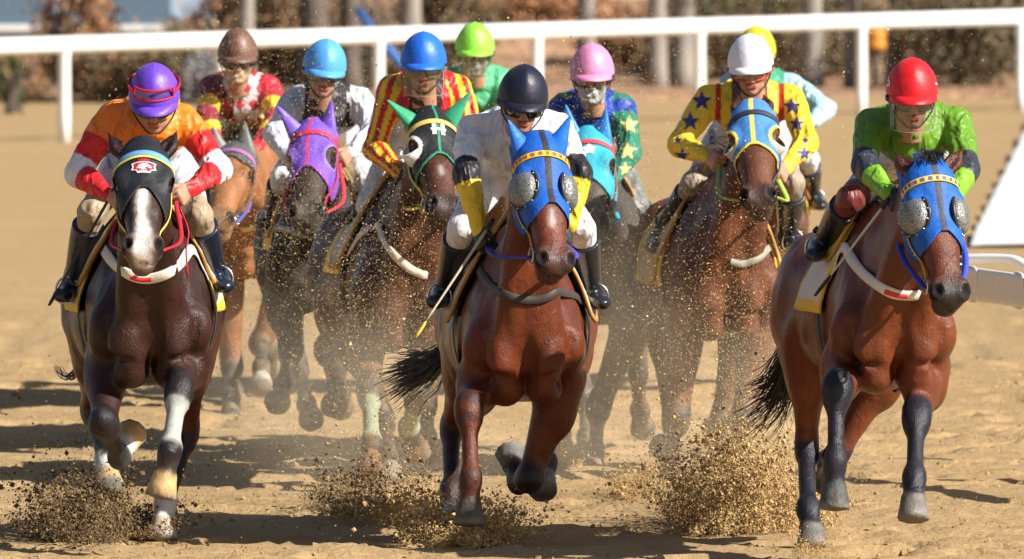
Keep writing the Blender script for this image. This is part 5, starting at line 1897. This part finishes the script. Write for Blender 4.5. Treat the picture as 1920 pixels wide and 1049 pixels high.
VZ = VZ + (fbm(pp*.8, 43, 3).reshape(VX.shape)-.5)*.25*np.clip((VY-edge)/2, 0, 1)
idx = np.arange(VX.size).reshape(VX.shape)
VQ = np.stack([idx[:-1, :-1], idx[1:, :-1], idx[1:, 1:], idx[:-1, 1:]], -1).reshape(-1, 4)
tag(mk('verge', np.stack([VX, VY*KD, VZ], -1).reshape(-1, 3), VQ, M_verge), kind='structure')
def gz_at(x, y):
    y = y/KD
    e = 74.5 + (x+8)*.20
    return max(0, y-e-4)*.16*min(1, max(.02, (x+4.2)/2.5)) + .05

M_leaf = pmat('leaves', rough=.6, attr=True, spec=.3)
M_bark = pmat('bark', (.10, .078, .062), rough=.9, bump=(14, .8, .03), var=(9, .3), stretch=(1, 1, .3))
def leaf_cloud(mb, c, rad, n, size, cols, rg, flat=.0):
    """leaves spread through clumps of an uneven crown"""
    n = int(n*1.9); size = size*.62
    nc = max(8, n//150)
    cl = rg.normal(0, 1, (nc, 3)); cl /= np.linalg.norm(cl, axis=1)[:, None]
    cl = cl*rg.uniform(.35, 1.0, (nc, 1))**.6*np.asarray(rad) + np.asarray(c)
    cl = cl[cl[:, 2] > .05] if len(cl[cl[:, 2] > .05]) > 3 else cl
    pick = rg.integers(0, len(cl), n)
    p = cl[pick] + rg.normal(0, .20, (n, 3))*np.asarray(rad)*.9
    p[:, 2] = np.maximum(p[:, 2], .03)
    a = rg.normal(0, 1, (n, 3)); a /= np.linalg.norm(a, axis=1)[:, None]
    b = np.cross(a, rg.normal(0, 1, (n, 3))); b /= np.linalg.norm(b, axis=1)[:, None]
    sz = size*rg.uniform(.5, 1.3, (n, 1))
    V = np.stack([p-a*sz, p-b*sz*.5, p+a*sz, p+b*sz*.5], 1).reshape(-1, 3)
    Q = np.arange(n*4).reshape(n, 4)
    cc = np.asarray(cols)[(pick + rg.integers(0, 2, n)) % len(cols)]*rg.uniform(.6, 1.35, (n, 1))
    mb.add(V, Q); mb.c[-1] = np.repeat(cc, 4, 0)

GRN = [(.085, .090, .038), (.11, .105, .045), (.065, .070, .030)]
OLV = [(.25, .175, .090), (.31, .205, .110), (.19, .145, .076)]
RST = [(.38, .185, .090), (.44, .23, .115), (.28, .145, .074)]
DRK = [(.13, .110, .064), (.20, .145, .085), (.10, .088, .052)]
def bush(px, w, top, Y, cols, label, n=2600, size=.07, seed=0, cat='bush', name='bush'):
    rg = np.random.default_rng(seed); Y = Y*KD
    x = P(px, 150, Y)[0]; g = gz_at(x, Y)
    s_ = FPX/Y; W = w/s_/2
    zt = CAMH - (top+244)/s_
    hgt = max(.6, zt-g)
    root = empty(name, (x, Y, g), label, cat)
    mb = MB(); leaf_cloud(mb, (x, Y, g+hgt*.5), (W, W*.8, hgt*.52), n, size, cols, rg); mb.build('foliage', M_leaf, root, usecol=True, smooth=False)
    mb = MB()
    for q in range(7):
        a = rg.uniform(0, 6.28); e = np.array([x+math.cos(a)*W*.6, Y+math.sin(a)*W*.5, g+hgt*rg.uniform(.5, .9)])
        mb.tube(spline([(x+rg.normal(0, .05), Y+rg.normal(0, .05), g-.05), ((x+e[0])/2, (Y+e[1])/2, g+hgt*.35), e], 6), np.linspace(.028, .008, 6), 5, True)
    mb.build('stems', M_bark, root)
def tree(px, wpx, Y, label, seed, mat=M_bark, lean=0.0):
    rg = np.random.default_rng(seed)
    Y = Y*KD
    x = P(px, 150, Y)[0]; g = gz_at(x, Y); r = wpx/(FPX/Y)/2
    root = empty('tree', (x, Y, g), label, 'tree')
    mb = MB()
    hgt = rg.uniform(5.5, 7.5)
    pts = spline([(x, Y, g-.1), (x+lean*.3, Y, g+hgt*.3), (x+lean*.6+rg.normal(0, .1), Y, g+hgt*.6), (x+lean, Y, g+hgt)], 16)
    mb.tube(pts, np.concatenate([[r*1.35, r*1.12], np.linspace(r, r*.25, 14)]), 10, True)
    tips = []
    for q in range(9):
        i = rg.integers(6, 15); a = rg.uniform(0, 6.28); L = rg.uniform(.8, 2.0)
        e = pts[i] + np.array([math.cos(a)*L, math.sin(a)*L, L*.7]); tips.append(e)
        mb.tube(spline([pts[i], (pts[i]+e)/2 + np.array([0, 0, -.1]), e], 6), np.linspace(r*.35, r*.08, 6), 6, True)
    mb.build('trunk', mat, root)
    mb = MB()
    for e in tips: leaf_cloud(mb, e, (.6, .6, .5), 130, .07, RST + OLV, rg)
    mb.build('crown', M_leaf, root, usecol=True, smooth=False)
M_bark2 = pmat('pale_bark', (.25, .22, .19), rough=.9, bump=(10, .8, .03), var=(7, .3), stretch=(1, 1, .3))
bush(150, 165, -40, 77, [OLV[0], DRK[1], RST[0], RST[1]], 'rounded rust and green bush behind the rail at top left', 3400, .07, 1)
bush(215, 200, 80, 75.4, DRK[:1] + OLV + RST[2:], 'dark green low hedge bush behind the leftmost rail post', 3600, .06, 2)
bush(345, 200, 60, 75.2, OLV + [GRN[0], DRK[1]], 'dark olive bush behind the orange-clad rider', 3800, .06, 3)
bush(430, 260, -30, 80, RST + [OLV[1], OLV[0]], 'tall rusty brown shrub behind the brown-capped rider', 3600, .08, 4)
bush(35, 130, 120, 75.2, RST + [OLV[1], DRK[0]], 'low brown shrub at the left edge of the frame', 1900, .05, 5)
bush(25, 60, 215, 72.0, [(.06, .10, .03), (.09, .11, .04)], 'small green tussock on the verge at far left', 500, .05, 6, 'grass', 'grass_tussock')
bush(560, 220, -40, 79, OLV + RST[2:], 'loose olive shrub behind the light blue cap', 3600, .08, 7)
bush(372, 90, 90, 74.8, [(.30, .30, .32), (.24, .23, .24), (.36, .35, .36)], 'pale grey shrub between the purple and brown caps', 900, .05, 19)
bush(690, 150, 20, 78.5, OLV + [(.22, .20, .16)], 'grey-green shrub left of the royal blue cap', 2600, .07, 17)
bush(820, 200, -40, 80, DRK[1:2] + OLV, 'dark shrub behind the rail above the royal blue cap', 3200, .08, 8)
tree(462, 30, 76.6, 'slim grey trunk between the brown and light blue caps', 31, M_bark2)
tree(1100, 34, 80.5, 'pale trunk above the pink cap', 32, M_bark2)
bush(1010, 260, -20, 84, RST + RST + [OLV[1]], 'reddish brown shrub on the bank behind the lime cap', 3200, .08, 9)
bush(1170, 190, 20, 82, RST + [OLV[1], OLV[0]], 'brown shrub on the bank beside the pink cap', 2600, .08, 10)
bush(1250, 130, 100, 79.5, OLV + [(.13, .12, .06)], 'low olive shrub right of the pink cap', 1600, .06, 18)
bush(1390, 330, -50, 81, DRK + [GRN[0], OLV[0]], 'dark speckled evergreen behind the white and yellow caps', 5200, .07, 11)
bush(1560, 230, -20, 81.5, DRK + [OLV[0]], 'dark evergreen left of the orange barrels', 3600, .07, 12)
bush(1800, 250, -30, 78.3, DRK + DRK + [OLV[0], GRN[2]], 'large dark hedge behind the red-capped rider', 6000, .07, 13)
bush(1930, 160, -60, 79, DRK + [OLV[0]], 'dark hedge end at the top right corner', 2600, .07, 14)
tree(590, 56, 76.8, 'thick dark trunk above the light blue cap', 21)
tree(655, 40, 77.0, 'dark trunk just right of the light blue cap', 22)
tree(1232, 34, 78.6, 'grey trunk right of the pink cap', 23, M_bark2)
tree(1278, 40, 78.8, 'broad grey trunk left of the white cap', 24, M_bark2, .2)
tree(1522, 40, 78.6, 'pale trunk right of the yellow cap', 25, M_bark2)
tree(1597, 26, 78.6, 'slim pale trunk left of the orange barrels', 26, M_bark2, -.1)
tree(1668, 24, 78.4, 'slim slanting pale trunk between the orange barrels', 27, M_bark2, .5)
tree(770, 40, 78.0, 'grey trunk above the royal blue cap', 28, M_bark2)
M_orange = pmat('orange_plastic', (.62, .25, .03), rough=.5, var=(6, .15))
for px, lab_ in ((1642, 'left orange barrel behind the rail'), (1688, 'right orange barrel behind the rail')):
    c = P(px, 74, (80.5*KD))
    g = gz_at(c[0], (80.5*KD)); top = c[2] + .13
    root = empty('barrel', (c[0], (80.5*KD), g), lab_, 'barrel', 'orange barrels behind the rail')
    mb = MB()
    zz = np.linspace(max(g, c[2]-.14), top, 9)
    mb.tube(np.stack([np.full(9, c[0]), np.full(9, (80.5*KD)), zz], 1), np.array([.13, .15, .155, .14, .155, .14, .155, .15, .12]), 16, True); mb.build('drum', M_orange, root)
    if g < c[2]-.2:
        mb = MB(); mb.tube(np.array([[c[0], (80.5*KD), g-.05], [c[0], (80.5*KD), c[2]-.13]]), .05, 8, True); mb.build('stand', M_bark, root)
M_blue = pmat('blue_pole', (.05, .17, .50), rough=.5)
mb = MB(); mb.tube(np.array([P(672, 20, 69*KD), P(700, 62, 68.5*KD), P(760, 130, 68*KD)]), .05, 8, True)
bp_ = mb.build('pole', M_blue); tag(bp_, 'slanting blue pole crossing behind the rail near the royal blue cap', 'pole')
# pale building far behind at the left
M_wall = pmat('pale_blue_wall', (.36, .46, .56), rough=.6, var=(.6, .15))
M_glass = pmat('window_glass', (.10, .16, .22), rough=.12, spec=.7)
bd = empty('building', (-11, 93*KD, 0), 'pale blue-grey building far behind at top left', 'building')
mb = MB(); mb.box((-20, 92.0*KD, 0), (-4.6, 92*KD+8, 6)); mb.build('wall', M_wall, bd, smooth=False)
for i in range(8):
    for z0 in (0.55, 3.3):
        x0 = -19.2 + i*1.85
        mb = MB(); mb.box((x0, 92*KD-.1, z0), (x0+1.1, 92*KD-.03, z0+1.5)); w_ = mb.build('window', M_glass, bd, smooth=False)
        mb = MB(); mb.box((x0-.06, 92*KD-.16, z0-.09), (x0+1.16, 92*KD-.01, z0-.01)); mb.build('sill', M_plastic, w_, smooth=False)

# ------------------------------------------------------------------ flying sand
M_sandgrain = pmat('sand_grain', rough=.95, attr=True, spec=.1)
TET = np.array([[1, 1, 1], [-1, -1, 1], [-1, 1, -1], [1, -1, -1]])/1.7
TETF = np.array([[0, 1, 2], [0, 3, 1], [0, 2, 3], [1, 3, 2]])
OCT = np.array([[1, 0, 0], [-1, 0, 0], [0, 1, 0], [0, -1, 0], [0, 0, 1], [0, 0, -1.0]])
OCTF = np.array([[0, 2, 4], [2, 1, 4], [1, 3, 4], [3, 0, 4], [2, 0, 5], [1, 2, 5], [3, 1, 5], [0, 3, 5]])
def scatter(mb, pos, size, cols, rg, shape=0):
    base, F_ = (TET, TETF) if shape == 0 else (OCT, OCTF)
    n = len(pos); m = len(base)
    q = rg.normal(0, 1, (n, 4)); q /= np.linalg.norm(q, axis=1)[:, None]
    w, x, y, z = q.T
    Rm = np.stack([1-2*(y*y+z*z), 2*(x*y-z*w), 2*(x*z+y*w), 2*(x*y+z*w), 1-2*(x*x+z*z), 2*(y*z-x*w), 2*(x*z-y*w), 2*(y*z+x*w), 1-2*(x*x+y*y)], 1).reshape(n, 3, 3)
    b = base[None]*rg.uniform(.55, 1.25, (n, m, 1))
    V = np.einsum('nij,nmj->nmi', Rm, b)*size[:, None, None] + pos[:, None, :]
    T_ = (np.arange(n)[:, None, None]*m + F_[None]).reshape(-1, 3)
    mb.add(V.reshape(-1, 3), None, T_); mb.c[-1] = np.repeat(cols, m, 0)

def spray(label, box, Y, n, size, col, seed, dome=True, lift=1.0, dy=.22, clump=30, name='sand_spray'):
    """clods thrown up behind a hoof: box = left, top, right, bottom in the photograph at distance Y"""
    n = int(n*2.2); Y = Y*KD; size = size*.82
    rg = np.random.default_rng(seed)
    a = P(box[0], box[3], Y); b = P(box[2], box[1], Y)
    z0 = max(0.0, a[2]); W = b[0]-a[0]; Hh = b[2]-z0
    # torn jets leaving the ground at different slopes, thinning upward, plus a loose halo
    jet = rg.integers(0, clump, n)
    ju = rg.normal(.5, .20, clump); jh = rg.uniform(.25, 1.10, clump)**1.2*lift; jl = rg.normal(0, .24, clump); jd = rg.normal(0, dy, clump)
    t = rg.uniform(0, 1, n)**1.7
    v = t*jh[jet] + np.abs(rg.normal(0, .03, n))
    u = ju[jet] + jl[jet]*t + rg.normal(0, .030 + .06*t, n)
    yy_ = jd[jet] + rg.normal(0, dy*.4, n)
    halo = rg.uniform(0, 1, n) < .05
    u = np.where(halo, rg.normal(.5, .42, n), u); v = np.where(halo, np.abs(rg.normal(0, .75, n)), v)
    pos = np.stack([a[0] + u*W, Y + yy_, z0 + v*Hh + .004], 1)
    sz = np.where(rg.uniform(0, 1, len(pos)) < .62, size*.42*rg.lognormal(-.1, .35, len(pos)), size*rg.lognormal(-.45, .6, len(pos)))
    sz = np.minimum(sz, size*2.2)
    c = np.asarray(col)[None]*rg.uniform(.55, 1.35, (len(pos), 1))
    mb = MB(); scatter(mb, pos, sz, c, rg, 1)
    o = mb.build(name, M_sandgrain, smooth=False, usecol=True); tag(o, label, 'sand', kind='stuff')
    return o
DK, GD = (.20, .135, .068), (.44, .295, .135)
spray('clods coloured dark as if in shadow, bursting up under the leftmost horse', (50, 885, 300, 1008), 26.2, 14000, .0085, (.17, .115, .060), 101, clump=90, lift=.95)  # sand colour lowered: the centre leader's shadow is painted into the clods
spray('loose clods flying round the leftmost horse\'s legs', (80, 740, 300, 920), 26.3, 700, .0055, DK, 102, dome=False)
spray('clods coloured as if shaded, left of the centre leader', (570, 895, 730, 985), 27.4, 4200, .0075, (.26, .18, .095), 103, clump=40)  # darker sand tone paints the shade into the clods' own colour
spray('golden sand thrown up left of the centre leader', (640, 860, 860, 1040), 27.0, 6500, .0070, GD, 104, clump=70)
spray('clods bursting under the centre leader\'s hooves', (740, 935, 990, 1049), 26.1, 11000, .0080, (.46, .31, .145), 105, clump=60)
spray('big golden burst of sand between centre and right horses', (1255, 810, 1520, 1049), 26.7, 22000, .0085, GD, 106, clump=110, dy=.3)
spray('dark clods at the left foot of the big sand burst', (1225, 900, 1340, 990), 27.2, 2600, .007, (.22, .15, .08), 107)
spray('small golden heap of flying sand behind the centre leader', (1140, 865, 1250, 975), 28.0, 3600, .0065, GD, 108, clump=40)
spray('small puff of sand below the turquoise-hooded horse', (1025, 835, 1105, 895), 29.5, 1500, .0055, GD, 109)
spray('sand kicked up at the rightmost horse\'s landing hoof', (1490, 985, 1600, 1040), 25.6, 900, .0045, GD, 110)
# fine grains hanging in the air between the rows
rg = np.random.default_rng(5)
blobs = [(650, 600, 90, 190, 5200, 27.7), (770, 650, 70, 150, 4200, 27.4), (1350, 660, 100, 150, 6000, 27.6), (1450, 760, 80, 170, 6500, 27.2), (470, 480, 80, 150, 3400, 29.0),
         (560, 560, 80, 180, 4200, 29.0), (1150, 500, 90, 240, 3600, 28.6), (445, 200, 70, 120, 1300, 31.2), (600, 250, 120, 150, 1400, 29.0), (1080, 160, 120, 90, 1000, 28.6), (1450, 120, 330, 90, 2600, 30.0),
         (880, 120, 280, 100, 1400, 29.5), (300, 120, 200, 100, 900, 31), (1000, 820, 500, 90, 3600, 27.6), (700, 860, 120, 80, 2600, 27.2)]
mb = MB()
for (px, py, sx, sy, n, Y) in blobs:
    n = int(n*1.9)
    X_ = rg.normal(px, sx, n); Y_ = rg.normal(py, sy, n); D_ = Y*KD + rg.normal(0, .5, n)
    kz = np.stack([X_, Y_, D_], 1)
    pos = np.array([P(a, b, c) for a, b, c in kz]); pos = pos[pos[:, 2] > .01]
    sz = .0016*rg.lognormal(0, .45, len(pos))
    scatter(mb, pos, sz, np.array([[.60, .44, .22]])*rg.uniform(.6, 1.3, (len(pos), 1)), rg, 0)
o = mb.build('flying_grains', M_sandgrain, smooth=False, usecol=True); tag(o, 'fine sand grains hanging in the air between the horses', 'sand', kind='stuff')
# clods lying on the track
rg = np.random.default_rng(9)
n = 9000
pos = np.stack([rg.uniform(-3.2, 3.4, n), 24.5*KD + rg.uniform(0, 1, n)**1.4*12*KD, np.zeros(n)], 1)
pos[:, 2] = gheight(pos[:, 0], pos[:, 1]) + .002
mb = MB(); scatter(mb, pos, .006*rg.lognormal(-.2, .6, n), np.array([[.36, .24, .115]])*rg.uniform(.6, 1.2, (n, 1)), rg, 1)
o = mb.build('loose_clods', M_sandgrain, smooth=False, usecol=True); tag(o, 'loose sand clods lying over the track', 'sand', kind='stuff')

# dust clouds
def dust_mat(dens, scale):
    m = bpy.data.materials.new('dust'); m.use_nodes = True
    nt = m.node_tree; nt.nodes.clear()
    out = nt.nodes.new('ShaderNodeOutputMaterial'); pv = nt.nodes.new('ShaderNodeVolumePrincipled')
    pv.inputs['Color'].default_value = (.97, .86, .66, 1); pv.inputs['Anisotropy'].default_value = -.25
    tc = nt.nodes.new('ShaderNodeTexCoord')
    ln = nt.nodes.new('ShaderNodeVectorMath'); ln.operation = 'LENGTH'
    nt.links.new(tc.outputs['Object'], ln.inputs[0])
    fo = nt.nodes.new('ShaderNodeMapRange'); fo.inputs[1].default_value = 1.0; fo.inputs[2].default_value = .25; fo.inputs[3].default_value = 0; fo.inputs[4].default_value = 1
    fo.interpolation_type = 'SMOOTHSTEP'
    nt.links.new(ln.outputs['Value'], fo.inputs[0])
    nz = nt.nodes.new('ShaderNodeTexNoise'); nz.inputs['Scale'].default_value = scale; nz.inputs['Detail'].default_value = 3
    nt.links.new(tc.outputs['Object'], nz.inputs['Vector'])
    mr = nt.nodes.new('ShaderNodeMapRange'); mr.inputs[1].default_value = .36; mr.inputs[2].default_value = .68; mr.inputs[3].default_value = .15; mr.inputs[4].default_value = 1
    nt.links.new(nz.outputs[0], mr.inputs[0])
    mu = nt.nodes.new('ShaderNodeMath'); mu.operation = 'MULTIPLY'; nt.links.new(fo.outputs[0], mu.inputs[0]); nt.links.new(mr.outputs[0], mu.inputs[1])
    m2 = nt.nodes.new('ShaderNodeMath'); m2.operation = 'MULTIPLY'; m2.inputs[1].default_value = dens; nt.links.new(mu.outputs[0], m2.inputs[0])
    nt.links.new(m2.outputs[0], pv.inputs['Density'])
    nt.links.new(pv.outputs[0], out.inputs['Volume'])
    return m
def dust(label, px, py, Y, rx, ry, rz, dens, scale=2.2):
    c = P(px, py, Y*KD)
    mb = MB(); uvsphere(mb, (0, 0, 0), 1.0, 20, 12)
    o = mb.build('dust_cloud', dust_mat(dens, scale))
    o.location = c; o.scale = (rx, ry, rz)
    tag(o, label, 'dust', kind='stuff')


# ------------------------------------------------------------------ writing on caps and breeches
def print_text(name, txt, bvhs, px, h_px, rot, col, par, shear=0.0, off=.004, squeeze=1.0):
    cu = bpy.data.curves.new('txt', 'FONT'); cu.body = txt; cu.align_x = 'CENTER'; cu.align_y = 'CENTER'; cu.size = 1.0; cu.resolution_u = 3
    ob = bpy.data.objects.new('txt', cu); COLL.objects.link(ob)
    dg = bpy.context.evaluated_depsgraph_get()
    me = bpy.data.meshes.new_from_object(ob.evaluated_get(dg))
    V = np.array([v.co[:] for v in me.vertices]); Fs = [list(p.vertices) for p in me.polygons]
    bpy.data.objects.remove(ob); bpy.data.curves.remove(cu); bpy.data.meshes.remove(me)
    if not len(V): return
    c, s_ = math.cos(R_(rot)), math.sin(R_(rot))
    k = h_px/.7
    out = np.zeros((len(V), 3)); ok = np.zeros(len(V), bool)
    for i, v in enumerate(V):
        x, y = v[0]*squeeze + shear*v[1], v[1]
        h_ = cast(bvhs, px[0] + k*(x*c - y*s_), px[1] - k*(x*s_ + y*c))
        if h_ is not None: out[i] = h_[0] + h_[1]*off; ok[i] = True
    tris = []
    for f in Fs:
        for q in range(1, len(f)-1):
            t = [f[0], f[q], f[q+1]]
            if all(ok[t]) and max(np.linalg.norm(out[t[0]]-out[t[1]]), np.linalg.norm(out[t[1]]-out[t[2]])) < .12: tris.append(t)
    if tris:
        return mk(name, out, np.array(tris), M_strap, par, np.tile(np.array(col), (len(out), 1)), smooth=False)

def obj_bvh(o):
    me = o.data; mw = np.array(o.parent.location if o.parent.parent is None else o.parent.parent.location)
    return BVHTree.FromPolygons([tuple(np.array(v.co) + mw) for v in me.vertices], [tuple(p.vertices) for p in me.polygons])
NAVY = (.05, .045, .20)
print_text('lettering', 'Perovic', JK['h1']['bvh'], (204, 300), 9, -75, NAVY, JK['h1']['root'], .2)
print_text('lettering', 'LUCKY', JK['h8']['bvh'], (1334, 252), 10, -84, NAVY, JK['h8']['root'])
cb = [obj_bvh(JK['h10']['cap'])]
print_text('number', '3', cb, (1666, 152), 24, 8, (.8, .8, .8), JK['h10']['cap'], 0, .003, .55)
print_text('number', '3', cb, (1757, 150), 22, -12, (.8, .8, .8), JK['h10']['cap'], 0, .003, .4)
cb = [obj_bvh(JK['h6']['cap'])]
print_text('number', '1', cb, (936, 160), 24, 14, (.55, .6, .8), JK['h6']['cap'], 0, .003, .7)
print_text('number', '1', cb, (1024, 158), 22, -16, (.8, .8, .8), JK['h6']['cap'], 0, .003, .6)

dust('pale dust cloud low round the dark bay horse', 650, 740, 27.9, .95, 1.0, .66, .27)
dust('golden dust cloud round the brown horse\'s legs', 1400, 770, 27.9, .75, .8, .70, .34)
dust('thin dust over the turquoise-hooded horse', 1130, 640, 28.6, .55, 1.0, .95, .26)
dust('thin dust round the black-brown horse\'s legs', 520, 690, 30.3, .95, 1.6, .70, .16)
dust('low dust along the track behind the leaders', 900, 860, 28.6, 1.9, 1.2, .34, .18)
